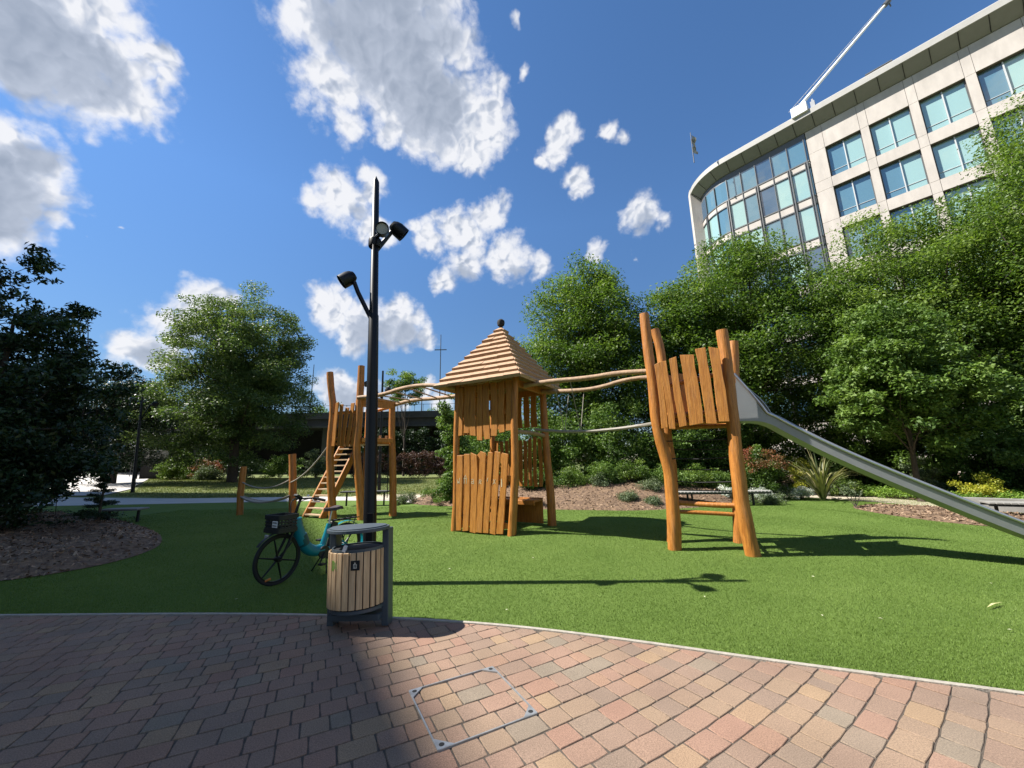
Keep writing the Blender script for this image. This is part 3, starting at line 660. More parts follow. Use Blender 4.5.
# roof flag
fx,fy=19.0,34.0
FL=empty('flagpole',(18.95,34.0,31.2),0,'thin flagpole with a hanging dark and white flag at the left end of the roof','flagpole')
MB().tube([(0,0,0),(0,0,3.6)],[.05,.03],8).build('pole',M['frame'],FL)
fl=MB(); 
for i in range(8):
    t=i/8; fl.add([(.04+.10*math.sin(i*1.7),.0,3.3-t*2.2),(.42+.10*math.sin(i*1.1),.12*math.cos(i*2.1),3.2-t*2.3),(.40+.10*math.sin((i+1)*1.1),.12*math.cos((i+1)*2.1),3.2-(i+1)/8*2.3),(.04+.10*math.sin((i+1)*1.7),0,3.3-(i+1)/8*2.2)],[(0,1,2,3)])
flm=mat('flag_cloth',(.015,.018,.04),.8,noise_amt=.5,nscale=1.3,col2=(.55,.53,.45)); fl.build('flag',flm,FL)

# tall block out of frame on the left: its shade covers the near left of the scene
a=math.atan2(1,-.62); TB=empty('tower_block',(-34.5,2.4,0),a,'tall stone office block left of the playground throwing the long shade','building')
HT=41.6; dep=16
t_=MB().box((-8.5,dep/2,HT/2),(71,dep,HT)); t_.build('wall',M['stone'],TB)
def tw():
    m=MB().box((0,0,0),(2.4,.1,2.4)); return m
w0=None
for k in range(9):
    m=MB()
    for q in range(20): m.box((-41+q*3.4,-.03,2.6+k*4.1),(2.3,.12,2.5))
    m.build('window_band',M['glass'],TB)

# ================================================================ logs and planks helpers
def log(mb,pts,r0,r1,seg=14,wob=.10,extra=5):
    if pts[0][2]==0: pts=[(pts[0][0],pts[0][1],-.15)]+list(pts)
    P=smoothline(pts,2); n=len(P); mb.tube(P,[r0+(r1-r0)*i/(n-1) for i in range(n)],seg,wob=wob)
def plank(parent,base,top,w,th,ydir,seed,m=None,name='plank',kink=.03):
    """a wany-edged board from base to top; ydir = unit facing normal"""
    g=random.Random(seed); b=Vector(base); t=Vector(top); ax=(t-b); L=ax.length; ax.normalize(); n=Vector(ydir).normalized(); u=n.cross(ax).normalized(); n=ax.cross(u)
    k=5; pl=[];pr=[]; sh=g.uniform(-kink,kink)
    for i in range(k+1):
        f=i/k; c=sh*math.sin(f*PI)+g.uniform(-.006,.006); h=w/2*(1+g.uniform(-.08,.08))
        pl.append((c-h,f*L)); pr.append((c+h,f*L))
    pl[-1]=(pl[-1][0],L+g.uniform(-.04,.04)); pr[-1]=(pr[-1][0],L+g.uniform(-.04,.04)); pl[0]=(pl[0][0],g.uniform(-.025,.025))
    poly=pl+pr[::-1]
    Mx=Matrix(((u.x,ax.x,n.x,b.x),(u.y,ax.y,n.y,b.y),(u.z,ax.z,n.z,b.z),(0,0,0,1)))
    # u x ax = ? keep right handed outline orientation fixed by recalc
    mb=MB(); mb.prism_m(poly,Mx,th); return mb.build(name,m or M['wood2'],parent,bevel=.005,bseg=1,fix=True)

# ================================================================ play hut with pyramid roof
HC=Vector((-.27,9.8,0)); HU=empty('play_hut',HC,R(-30),'square timber play hut with a shingled pyramid roof and slatted walls','playhouse')
# local: x along the front, y into the depth, front at y=-.765
hw=.81
posts=[((-hw,-hw),[(-.02,-.04,0),(.02,.0,.9),(-.02,0,1.8),(.02,0,3.5)],.085,.07),((hw,-hw),[(-.10,-.02,0),(-.05,0,.6),(.03,0,1.6),(.0,0,2.5),(.07,0,3.62)],.10,.075),((hw,hw),[(.10,.02,0),(.10,0,.9),(.02,0,1.9),(-.03,0,3.5)],.12,.085),((-hw,hw),[(-.05,.03,0),(0,0,1.7),(0,0,3.5)],.09,.075)]
for (px_,py_),pts,r0,r1 in posts:
    m=MB(); log(m,[(px_+p[0],py_+p[1],p[2]) for p in pts],r0,r1); m.build('post',M['wood'],HU,smooth=True)
# front lower panel
xs=[-.68,-.48,-.275,-.06,.13,.32,.51]; ws=[.165,.165,.175,.16,.135,.145,.16]; lean=[.0,.0,.0,.05,.055,.06,.07]
for i,(x,w,l) in enumerate(zip(xs,ws,lean)):
    plank(HU,(x-l*.9,-hw-.06,.07),(x+l+.03,-hw-.06,1.80+random.uniform(-.02,.03)),w,.035,(0,-1,0),30+i)
plank(HU,(-.10,-hw-.02,.9),(-.12,-hw-.02,1.82),.10,.03,(0,-1,0),77)
rl=MB(); rl.box((0,-hw,.25),(1.45,.06,.12)); rl.box((0,-hw,1.25),(1.45,.06,.12)); rl.build('rail',M['wood'],HU,bevel=.01)
# front upper panel, wavy lower edge
for i in range(8):
    x=-.70+i*.2+random.uniform(-.01,.01); zb=2.22+.09*math.sin(i*1.1+.6)+(.0 if i%3 else -.03)
    plank(HU,(x,-hw-.02,zb),(x+random.uniform(-.02,.02),-hw-.02,3.46),.165 if i%3 else .15,.035,(0,-1,0),50+i)
rl=MB(); rl.box((0,-hw+.04,3.38),(1.5,.09,.16)); rl.box((0,-hw+.03,2.75),(1.45,.05,.10)); rl.box((hw,0,3.42),(.09,1.45,.16)); rl.box((-hw,0,3.42),(.09,1.45,.16)); rl.box((0,hw,3.42),(1.45,.09,.16)); rl.build('beam',M['wood'],HU,bevel=.01)
# back wall: slats above an opening, bench board below
for i in range(10):
    x=-.66+i*.145; plank(HU,(x,hw,.98 if i>3 else 1.0),(x+random.uniform(-.015,.015),hw,2.2+random.uniform(-.05,.05)),.10,.03,(0,-1,0),70+i)
for i in range(6):
    x=-.6+i*.22; plank(HU,(x,hw+.01,2.5),(x,hw+.01,3.45),.17,.03,(0,-1,0),90+i)
m=MB(); m.box((0,hw-.03,.40),(1.4,.04,.62)); m.box((0,hw-.28,.66),(1.4,.42,.05)); m.box((-hw+.15,.2,.66),(.3,.8,.048)); m.box((0,hw-.48,.62),(1.4,.04,.10)); m.build('bench',M['wood'],HU,bevel=.008)
m=MB(); log(m,[(hw-.02,-hw,2.28),(hw+.02,0,2.30),(hw,hw,2.26)],.045,.05); m.build('cross_rail',M['woodpale'],HU,smooth=True)
m=MB(); log(m,[(-hw,-hw+.05,1.75),(-hw,hw,1.75)],.05,.05); log(m,[(-hw,-hw+.05,.35),(-hw,hw,.35)],.05,.05); m.build('cross_rail',M['wood'],HU,smooth=True)
for i in range(8):
    y=-.6+i*.17; plank(HU,(-hw-.03,y,.08),(-hw-.03,y,1.75),.158,.03,(-1,0,0),110+i)
for i in range(8):
    y=-.6+i*.17; plank(HU,(-hw-.03,y,2.3),(-hw-.03,y,3.42),.158,.03,(-1,0,0),130+i)
# faint hand-painted pale letters, one on each board
ink=mat('faded_pale_paint',(.66,.55,.36),.8,noise_amt=.3,nscale=40)
LET=[[[(-.03,.10),(-.022,.0),(0,.05),(.02,.0),(.035,.13)]],[[(-.03,0),(-.03,.14)],[(-.03,.14),(0,.19),(.03,.14)],[(-.045,.12),(.045,.12)],[(.03,.12),(.03,0)]],[[(-.03,.09),(.0,.11),(.03,.08),(.03,.0)],[(.03,.05),(-.02,.05),(-.03,.02),(0,0),(.03,.02)]],[[(-.03,.0),(-.02,.09),(.02,.09),(.03,.06),(-.01,.04),(.03,.0)]],[[(.02,.13),(.0,.06)]],[[(-.03,.0),(.035,.1)],[(-.02,.1),(.03,.01)]],[[(0,.12),(0,-.06)],[(.012,.10),(.012,-.05)]]]
for i,st in enumerate(LET):
    m=MB(); x0=xs[i]+.0; z0=1.13-.0*i
    for s in st:
        for p,q in zip(s,s[1:]):
            d=Vector((q[0]-p[0],0,q[1]-p[1])); L=d.length; an=math.atan2(d.z,d.x)
            m.box((x0+(p[0]+q[0])/2,-hw-.0805,z0+(p[1]+q[1])/2),(L+.006,.003,.011),Matrix.Rotation(-an,3,'Y'))
    m.build('painted_letter',ink,HU)
# roof: overlapping rows of boards
rows=11; e0=1.66/math.sqrt(2)*1.02; zE=3.42; zA=5.12
for side in range(4):
    m=MB(); A_=Matrix.Rotation(side*PI/2,3,'Z')
    for k in range(rows):
        f0=k/rows; f1=(k+1)/rows; e_a=e0*(1-f0)+.03; e_b=e0*(1-f1)+.0; z_a=zE+(zA-zE)*f0; z_b=zE+(zA-zE)*f1
        g=random.Random(side*40+k); nb=max(1,int(round(2*e_a/.42))); cuts=[-1]+sorted(-1+2*(q+g.uniform(-.2,.2))/nb for q in range(1,nb))+[1]
        for c0_,c1_ in zip(cuts,cuts[1:]):
            j=g.uniform(-.006,.006); dz=.065+j
            q=[Vector((c0_*e_a+.002*(c0_>-1),-e_a,z_a+j)),Vector((c1_*e_a-.002*(c1_<1),-e_a,z_a+j)),Vector((c1_*(e_b+.03)-.002*(c1_<1),-(e_b+.03),z_b+.0+j)),Vector((c0_*(e_b+.03)+.002*(c0_>-1),-(e_b+.03),z_b+j))]
            up=[p+Vector((0,-.03,dz)) for p in q[:2]]+[p+Vector((0,0,.012)) for p in q[2:]]
            m.add([A_@p for p in q+up],[(3,2,1,0),(4,5,6,7),(0,1,5,4),(1,2,6,5),(2,3,7,6),(3,0,4,7)])
    m.build('roof',M['shingle'],HU)
m=MB(); m.lathe([(.0,5.10),(.05,5.12),(.05,5.17),(.09,5.20),(.105,5.27),(.095,5.33),(.05,5.37),(0,5.38)],n=14); m.build('finial',M['rubber'],HU,smooth=True)

# ================================================================ slide tower (right)
ST=empty('slide_tower',(3.4,7.4,0),0,'leaning log tower with a wide plank guard and rungs at the top of the slide','play tower')
def loc(p): return (p[0]-3.4,p[1]-7.4,p[2])
PA=[(2.88,7.42,0),(2.91,7.40,.5),(2.93,7.4,1.05),(2.90,7.4,1.55),(2.76,7.4,2.15),(2.76,7.4,3.0),(2.73,7.42,3.8),(2.72,7.42,4.52)]
PB=[(3.09,8.0,0),(3.16,8.0,.7),(3.22,8,1.4),(3.17,8,2.0),(3.2,8,2.9),(3.24,8.02,3.8),(3.15,8.05,4.4)]
PCc=[(3.96,6.85,0),(3.90,6.86,.55),(3.89,6.87,1.2),(3.91,6.87,1.9),(3.93,6.87,2.7),(3.95,6.87,3.4),(3.94,6.87,3.95)]
PD=[(4.24,7.75,0),(4.33,7.75,.8),(4.42,7.75,1.9),(4.56,7.75,3.1),(4.66,7.75,4.0)]
for pp,r0,r1 in ((PA,.125,.09),(PB,.11,.09),(PCc,.125,.10),(PD,.11,.09)):
    m=MB(); log(m,[loc(p) for p in pp],r0,r1,16,.12); m.build('post',M['wood'],ST,smooth=True)
fn_=Vector((-.5,-.86,0)); fd=Vector((.9,-.44,0)).normalized()
px0=Vector((2.83,7.335,0)); px1=Vector((3.86,6.82,0)); nrm=Vector((-(px1-px0).y,(px1-px0).x,0)).normalized()*-1
spec=[(.015,.11,-.005),(.13,.115,-.03),(.295,.13,-.04),(.49,.225,-.02),(.695,.165,-.01),(.875,.16,.005)]
for i,(f,w,l) in enumerate(spec):
    b=px0.lerp(px1,f+.035)+nrm*.11; t=px0.lerp(px1,f+.035+l*.8-.02)+nrm*.10
    plank(ST,loc((b.x,b.y,2.14+(.03 if i==0 else 0)+.02*i)),loc((t.x,t.y,3.44+.035*i+random.uniform(-.03,.03))),w,.04,nrm,200+i,kink=.015)
m=MB(); log(m,[loc((2.76,7.38,2.95)),loc((3.93,6.86,3.15))],.045,.045); log(m,[loc((2.76,7.38,2.42)),loc((3.93,6.86,2.42))],.05,.05); m.build('guard_rail',M['wood'],ST,smooth=True)
# far side guard
for i in range(5):
    f=.15+.18*i; b=Vector((3.2,8.0,0)).lerp(Vector((4.45,7.78,0)),f); plank(ST,loc((b.x,b.y+.06,2.3)),loc((b.x,b.y+.06,3.35)),.14,.035,(0,1,0),230+i)
m=MB(); deck=[loc(p) for p in ((2.82,7.4,0),(3.9,6.9,0),(4.4,7.7,0),(3.2,7.98,0))]
m.prism([(p[0],p[1]) for p in deck],2.32,2.37); m.build('deck',M['wood'],ST)
m=MB(); log(m,[loc((2.8,7.40,2.27)),loc((3.9,6.92,2.27))],.045,.045); log(m,[loc((3.9,6.9,2.25)),loc((4.42,7.75,2.25))],.05,.05); log(m,[loc((3.2,8,2.25)),loc((4.42,7.75,2.25))],.05,.05); m.build('deck_beam',M['wood'],ST,smooth=True)
for z in (.82,):
    m=MB(); log(m,[loc((2.95,7.5,z)),loc((3.5,7.2,z-.03)),loc((3.92,6.95,z-.02))],.045,.045); m.build('rung',M['wood'],ST,smooth=True)
m=MB(); log(m,[loc((3.07,8.0,.60)),loc((4.2,7.75,.55))],.04,.04); m.build('rung',M['wood'],ST,smooth=True)
m=MB()
for z in (1.2,1.62,1.95): m.tube([loc((2.92,7.5,z)),loc((3.4,7.25,z-.02)),loc((3.9,6.97,z))],.012,6)
for z in (1.0,1.4,1.8): m.tube([loc((3.15,8.0,z)),loc((4.35,7.75,z-.02))],.012,6)
m.build('climbing_rope',M['rubber'],ST)
for z in (.35,.75,1.15,1.55,1.9):
    m=MB(); log(m,[loc((3.97,6.95,z)),loc((4.3,7.7,z))],.03,.03); m.build('rung',M['wood'],ST,smooth=True)

# ================================================================ slide
SL=empty('playground_slide',(4.5,7.2,0),0,'long stainless steel slide running down to the right from the log tower','slide')
s0=Vector((4.25,7.31,2.30)); pts=[s0,Vector((4.65,7.15,2.28)),Vector((4.98,7.02,2.0)),Vector((5.66,6.745,1.50)),Vector((6.83,6.28,.79)),Vector((7.46,6.03,.43)),Vector((7.8,5.90,.27)),Vector((8.7,5.55,.22))]
P=smoothline(pts,3); dirh=Vector((.93,-.37,0)).normalized(); side=Vector((-dirh.y,dirh.x,0))
m=MB(); lipm=MB()
hwid=.24; n=len(P); prof_rows=[]
for i,p in enumerate(P):
    sdist=(p-P[0]).length; t=(P[min(i+1,n-1)]-P[max(i-1,0)]).normalized(); up=side.cross(t).normalized()*-1
    if up.z<0: up=-up
    hh=.15+ .72*max(0,1-sdist/.46)**1.0
    pr=[]
    pr.append(p+side*-(hwid+.045)+up*(hh-.02)); pr.append(p+side*-(hwid+.02)+up*(hh+.012)); pr.append(p+side*-(hwid)+up*hh)
    pr.append(p+side*-(hwid)+up*.06)
    for a in range(1,4): pr.append(p+side*(-(hwid)+.07*a/3)+up*(.06*(1-math.sin(a/3*PI/2))))
    for a in range(3,0,-1): pr.append(p+side*((hwid)-.07*a/3)+up*(.06*(1-math.sin(a/3*PI/2))))
    pr.append(p+side*(hwid)+up*.06); pr.append(p+side*(hwid)+up*hh); pr.append(p+side*(hwid+.02)+up*(hh+.012)); pr.append(p+side*(hwid+.045)+up*(hh-.02))
    out=[p+side*(hwid+.012)+up*(hh-.02),p+side*(hwid+.012)-up*.03,p-side*(hwid+.012)-up*.03,p-side*(hwid+.012)+up*(hh-.02)]
    prof_rows.append(pr+out)
K=len(prof_rows[0]); V=[tuple(v-Vector(SL.location)) for r in prof_rows for v in r]; F=[]
for i in range(n-1):
    for j in range(K): F.append((i*K+j,i*K+(j+1)%K,(i+1)*K+(j+1)%K,(i+1)*K+j))
m.add(V,F); m.build('chute',M['steel'],SL,smooth=True,fix=True)
m=MB()
for sx in (-1,1): m.tube([P[k]+side*sx*(hwid+.03)+(Vector((0,0,1))*(.15+.72*max(0,1-(P[k]-P[0]).length/.46)**1.0))-Vector(SL.location) for k in range(n)],.022,8)
m.build('hand_rim',M['alu'],SL,smooth=True)
m=MB(); q=Vector((8.2,5.74,0))-Vector(SL.location)
for sx in (-.16,.16): m.tube([q+side*sx,q+side*sx+Vector((0,0,.3))],.03,8)
q=Vector((6.6,6.42,0))-Vector(SL.location)
m.build('support',M['steel'],SL)

# ================================================================ climbing tower (left)
CT=empty('climbing_tower',(-4.8,12.3,0),0,'log climbing tower with plank guard and steep stairs beyond the hire bike','play tower')
def lc(p): return (p[0]+4.8,p[1]-12.3,p[2])
for pp,r0,r1 in (([(-5.43,12.1,0),(-5.60,12.1,1.2),(-5.70,12.1,2.2),(-5.66,12.1,3.3),(-5.80,12.1,4.0),(-5.88,12.1,4.55)],.12,.10),
                 ([(-4.53,12.0,0),(-4.66,12.0,1.0),(-4.84,12.0,2.05),(-4.80,12,3.0),(-4.83,12,4.72)],.14,.10),
                 ([(-3.82,12.7,0),(-3.9,12.7,1.6),(-3.98,12.7,2.6),(-4.0,12.7,3.5)],.12,.10),
                 ([(-5.0,13.4,0),(-5.05,13.4,3.5)],.11,.09)):
    m=MB(); log(m,[lc(p) for p in pp],r0,r1,14,.10); m.build('post',M['wood'],CT,smooth=True)
for i,(dx,zt,l) in enumerate([(-5.52,3.52,.02),(-5.36,3.44,0),(-5.22,3.40,.05),(-5.08,3.50,.07),(-4.93,3.62,.07)]):
    plank(CT,lc((dx-l*.4,11.96,2.18)),lc((dx+l,11.96,zt)),.135,.04,(-.42,-.9,0),300+i,kink=.02)
m=MB(); log(m,[lc((-5.7,12.05,3.2)),lc((-4.8,12.0,3.25))],.05,.05); log(m,[lc((-5.7,12.05,2.4)),lc((-4.8,12.0,2.4))],.05,.05); m.build('guard_rail',M['wood'],CT,smooth=True)
m=MB(); m.prism([lc(p)[:2] for p in ((-5.55,12.15,0),(-4.6,12.1,0),(-3.95,12.7,0),(-4.2,13.4,0),(-5.2,13.75,0),(-5.9,13.3,0))],2.24,2.30); m.build('deck',M['wood'],CT)
MB().box(lc((-4.3,12.32,2.36)),(1.0,.09,.13),R(38)).build('beam',M['wood2'],CT,bevel=.01); MB().box(lc((-4.38,12.32,3.52)),(1.1,.06,.24),R(35)).build('beam',M['wood2'],CT,bevel=.01)
m=MB(); log(m,[lc((-4.75,12.05,3.68)),lc((-3.9,12.68,3.6))],.05,.05); log(m,[lc((-5.0,13.4,3.4)),lc((-3.95,12.75,3.5))],.05,.05); m.build('top_rail',M['wood'],CT,smooth=True)
for k in range(4):
    f=.2+.2*k; p=Vector((-4.75,12.05,2.45)).lerp(Vector((-3.95,12.7,2.45)),f); m=MB().box(lc((p.x,p.y,2.47)),(.06,.06,.10)); m.build('peg',M['tread'],CT)
# stairs
top=Vector((-5.70,13.6,2.25)); bot=Vector((-6.28,12.6,.0)); ax=(bot-top); hv=Vector((ax.x,ax.y,0)).normalized(); hs_=Vector((-.60,-.80,0)); wd=Vector((.876,-.48,0)).normalized()
# the flight drops toward the left; treads run across it
for sx in (-.42,.42):
    m=MB(); a=top+wd*sx; b=bot+wd*sx; u=Vector((0,0,1)); dd_=(b-a).normalized(); nn=dd_.cross(wd).normalized()
    pr=[a+nn*.10,a-nn*.10,b-nn*.10,b+nn*.10]; tk=wd*.03
    m.add([Vector(lc(p-tk)) for p in pr]+[Vector(lc(p+tk)) for p in pr],[(0,1,2,3),(7,6,5,4),(0,4,5,1),(1,5,6,2),(2,6,7,3),(3,7,4,0)]); m.build('stringer',M['wood2'],CT,fix=True)
for k in range(12):
    p=top.lerp(bot,(k+.5)/12); m=MB(); xa=wd; ya=Vector((0,0,1)).cross(wd); m.box(lc(p),(.80,.20,.04),Matrix((xa,ya,Vector((0,0,1)))).transposed()); m.build('tread',M['tread'],CT,bevel=.004)
m=MB()
for sx in (0,.42): m.tube([lc((-4.55+sx,12.9,2.2)),lc((-4.5+sx,12.85,.55))],.015,6)
for k in range(5): m.tube([lc((-4.53,12.9,.7+.32*k)),lc((-4.10,12.88,.7+.32*k))],.015,6)
m.build('rope_ladder',M['plastic'],CT)

# rope crossing: two short posts, hand ropes and a hammock net
RC_=empty('rope_crossing',(-8.3,13.4,0),0,'two short log posts joined by slack ropes and a hammock net','rope course')
def lr(p): return (p[0]+8.3,p[1]-13.4,p[2])
m=MB(); log(m,[lr((-9.34,13.7,0)),lr((-9.42,13.7,.8)),lr((-9.40,13.7,1.62))],.11,.10); m.build('post',M['wood'],RC_,smooth=True)
m=MB(); log(m,[lr((-7.32,13.3,0)),lr((-7.40,13.3,1.0)),lr((-7.52,13.3,2.0))],.13,.11); m.build('post',M['wood'],RC_,smooth=True)
def sag(a,b,s,n=12): a=Vector(a); b=Vector(b); return [a.lerp(b,i/n)-Vector((0,0,s*4*(i/n)*(1-i/n))) for i in range(n+1)]
for z,s,r in ((1.22,.17,.018),):
    m=MB(); m.tube([Vector(lr(p)) for p in sag((-9.38,13.65,1.1),(-7.46,13.3,1.2),.26)],.022,7); m.build('rope',M['rope'],RC_,smooth=True)
m=MB(); m.tube([Vector(lr(p)) for p in sag((-7.5,13.25,1.05),(-5.75,12.1,2.2),.18)],.022,7); m.build('rope',M['rope'],RC_,smooth=True)
# hammock band
hp=sag((-9.32,13.65,.62),(-7.42,13.25,.66),.20,14); m=MB()
for i in range(14):
    w0_=.05+.16*math.sin(i/14*PI); w1_=.05+.16*math.sin((i+1)/14*PI); a,b=hp[i],hp[i+1]; y=Vector((.1,1,0))
    q=[a-y*w0_,b-y*w1_,b+y*w1_*.9,a+y*w0_*.9]
    m.add([lr(p) for p in q]+[lr(p-Vector((0,0,.035))) for p in q],[(0,1,2,3),(7,6,5,4),(0,4,5,1),(2,6,7,3)])
m.build('hammock',M['rope'],RC_,smooth=True,fix=True)
m=MB()
for sy in (-1,1): m.tube([Vector(lr(hp[i]+Vector((.1,1,0))*sy*(.05+.16*math.sin(i/14*PI)))) for i in range(15)],.022,6)
m.build('edge_rope',M['rope'],RC_,smooth=True)

# overhead ladders and rope bridge
OB=empty('overhead_ladder',(-3,11.4,0),0,'pale pole monkey bars between the climbing tower and the hut','monkey bars')
def lo(p): return (p[0]+3,p[1]-11.4,p[2])
ra=[(-4.85,11.95,3.68),(-4.0,11.6,3.68),(-3.0,10.7,3.75),(-2.1,10.0,3.66),(-1.25,9.45,3.42)]
rb_=[(-3.95,12.75,3.55),(-3.2,12.2,3.62),(-2.2,11.4,3.52),(-1.3,10.7,3.5),(-.8,10.35,3.45)]
for rr in (ra,rb_):
    m=MB(); log(m,[lo(p) for p in rr],.065,.05,12,.12); m.build('rail',M['woodpale'],OB,smooth=True)
for k in range(7):
    f=.1+.13*k
    def at_(l,f): 
        x=f*(len(l)-1); i=min(int(x),len(l)-2); return Vector(l[i]).lerp(Vector(l[i+1]),x-i)
    m=MB().tube([lo(at_(ra,f)),lo(at_(rb_,f))],.02,8); m.build('rung',M['woodpale'],OB,smooth=True)
RB=empty('rope_bridge',(1.8,8.8,0),0,'two pale hand poles with a slack foot rope between the hut and the slide tower','rope bridge')
def l2(p): return (p[0]-1.8,p[1]-8.8,p[2])
m=MB(); log(m,[l2(p) for p in ((.30,8.95,3.38),(.9,8.6,3.40),(1.6,8.2,3.36),(2.2,7.8,3.38),(2.72,7.42,3.32))],.06,.05,12,.12); m.build('rail',M['woodpale'],RB,smooth=True)
m=MB(); log(m,[l2(p) for p in ((.70,9.95,3.42),(1.3,9.4,3.30),(2.0,8.9,3.26),(2.6,8.5,3.40),(3.2,8.05,3.35))],.055,.045,12,.12); m.build('rail',M['woodpale'],RB,smooth=True)
ft=sag((.55,9.5,2.38),(2.85,7.75,2.32),.10,14)
m=MB().tube([Vector(l2(p)) for p in ft],.035,8,wob=.2); m.build('foot_rope',M['rope'],RB,smooth=True)
m=MB()
for k in (4,6):
    m.tube([Vector(l2(ft[k])),Vector(l2((ft[k].x-.25,ft[k].y-.4,3.36)))],.008,5); m.tube([Vector(l2(ft[k])),Vector(l2((ft[k].x+.2,ft[k].y+.4,3.28)))],.008,5)
m.build('hanger_rope',M['rope'],RB)
# ================================================================ street lamp by the bin
def spot(parent,root_pt,arm_pts,hc,aim,r=.10,L=.19,lens=True):
    m=MB().tube(arm_pts,[.035]*len(arm_pts),8); m.build('arm',M['black'],parent,smooth=True)
    q=Vector(aim).normalized().to_track_quat('Z','Y').to_matrix()
    m=MB().lathe([(0,-L*.55),(r*.55,-L*.5),(r*.85,-L*.3),(r,-L*.05),(r,L*.5),(r*.93,L*.5),(r*.9,L*.35),(0,L*.33)],hc,20,q); h=m.build('lamp_head',M['black'],parent,smooth=True)
    m=MB().lathe([(0,L*.36),(r*.86,L*.36)],hc,20,q); m.build('lens',M['lens'],h)
LP=empty('street_lamp',(-2.01,5.71,0),0,'tall black lamp post with three spotlights standing behind the litter bin','street lamp','street lamps')
m=MB(); m.lathe([(.14,-.02),(.14,.02),(.09,.03),(.088,1.1),(.085,1.12),(.083,2.6),(.075,3.9),(.066,3.92),(.052,6.3),(.0,6.42)],n=20)
V2=[(x-.24*(z/6.4),y,z) for x,y,z in m.v]; m.v=V2; m.build('pole',M['black'],LP,smooth=True)
spot(LP,None,[(-.15,0,3.78),(-.42,0,4.30),(-.48,-.02,4.46)],(-.58,-.03,4.52),(-.62,-.25,-.55),.115,.24)
spot(LP,None,[(-.19,0,5.24),(-.06,-.16,5.22),(.0,-.24,5.2)],(.03,-.30,5.18),(.25,-.85,-.2),.10,.24)
spot(LP,None,[(-.19,0,4.98),(-.06,.10,5.28),(.03,.14,5.46)],(.12,.17,5.50),(.62,.35,-.5),.125,.26)
m=MB().lathe([(.095,5.08),(.10,5.1),(.10,5.2),(.095,5.22)],( -.195,0,0),16); m.build('collar',M['black'],LP,smooth=True)
m=MB().box((0,-.089,.75),(.09,.012,.38)); m.build('access_door',M['black'],LP,bevel=.004)

# ================================================================ litter bin
BN=empty('litter_bin',(-1.61,4.30,0),R(-5),'dark grey litter bin with wooden slats and curved lid at the paving edge','bin')
m=MB()
for sx in (-1,1):
    q=MB(); q.box((sx*.288,.06,.465),(.07,.13,.93)); q.build('post',M['bingrey'],BN,bevel=.008)
def oval(rx,ryf,ryb,n=40): return [(rx*math.cos(2*PI*i/n),(ryf if math.sin(2*PI*i/n)<0 else ryb)*math.sin(2*PI*i/n)) for i in range(n)]
q=MB(); q.prism(oval(.325,.27,.18),.925,.96); q.prism(oval(.30,.25,.14),.96,.972); q.build('lid',M['bingrey'],BN,bevel=.008,fix=True)
q=MB(); q.box((0,.02,.105),(.52,.20,.06)); q.build('base_bar',M['bingrey'],BN,bevel=.006)
o1=oval(.262,.232,.20); q=MB(); q.prism(o1,.19,.755); q.build('drum',M['bindark'],BN,smooth=False)
q=MB(); q.prism(oval(.272,.242,.21),.185,.215); q.build('bottom_ring',M['bingrey'],BN); 
q=MB(); n=len(o1)
for i in range(n):
    a,b=o1[i],o1[(i+1)%n]; q.add([(a[0]*1.02,a[1]*1.02,.74),(b[0]*1.02,b[1]*1.02,.74),(b[0]*1.02,b[1]*1.02,.77),(a[0]*1.02,a[1]*1.02,.77),(a[0]*.96,a[1]*.96,.77),(b[0]*.96,b[1]*.96,.77)],[(0,1,2,3),(3,2,5,4)])
q.build('top_ring',M['bingrey'],BN)
ns=26
for i in range(ns):
    an=2*PI*(i+.5)/ns; ry=.24 if math.sin(an)<0 else .21; x,y=.278*math.cos(an)-.012,ry*math.sin(an)
    nx_,ny_=math.cos(an)/.268,math.sin(an)/ry; rot=math.atan2(ny_,nx_)-PI/2
    
    q=MB().box((x,y,.485),(.056 if abs(x)<.2 else .043,.018,.52),rot); q.build('slat',M['binwood'],BN,bevel=.004)
BN.rotation_euler=(0,R(-2.2),R(-5))
gs=mat('sticker_green',(.22,.36,.07),.5); bs=mat('sticker_black',(.012,.013,.014),.4); wsx=mat('sticker_white',(.42,.44,.42),.5)
def sticker(x,z,w,h,m_):
    y=-.24*math.sqrt(1-(x/.268)**2)-.013; rot=math.atan2(x/.268**2,.24/.24)*.25; q=MB().box((x,y,z),(w,.004,h),x*1.7); return q.build('sticker',m_,BN),y
s_,y=sticker(-.13,.63,.075,.095,gs)
q=MB().lathe([(0,.003),(.013,.003),(.013,0)],(-.133,y-.004,.653),12,Matrix.Rotation(R(90),3,'X')); q.box((-.133,y-.006,.62),(.022,.003,.035)); q.box((-.117,y-.006,.625),(.008,.003,.05)); q.build('pictogram',mat('sticker_lime',(.45,.6,.16),.5),s_)
s_,y=sticker(.085,.63,.085,.09,bs)
q=MB(); q.box((.085,y-.006,.64),(.034,.003,.006)); q.box((.070,y-.006,.625),(.005,.003,.035)); q.box((.100,y-.006,.625),(.005,.003,.035)); q.box((.085,y-.006,.608),(.034,.003,.005)); q.box((.085,y-.006,.623),(.005,.003,.022)); q.box((.085,y-.006,.652),(.014,.003,.005)); q.build('pictogram',wsx,s_)
q=MB().box((-.035,-.22,.785),(.035,.03,.055),Matrix.Rotation(R(25),3,'Y'),jit=.006); lt=q.build('crumpled_wrapper',M['white'],None); lt.matrix_world=BN.matrix_basis.copy(); lt.location=(-1.61,4.30,0); lt.rotation_euler=(0,R(-2.2),R(-5)); tag(lt,'small white wrapper poking out of the litter bin rim','litter')

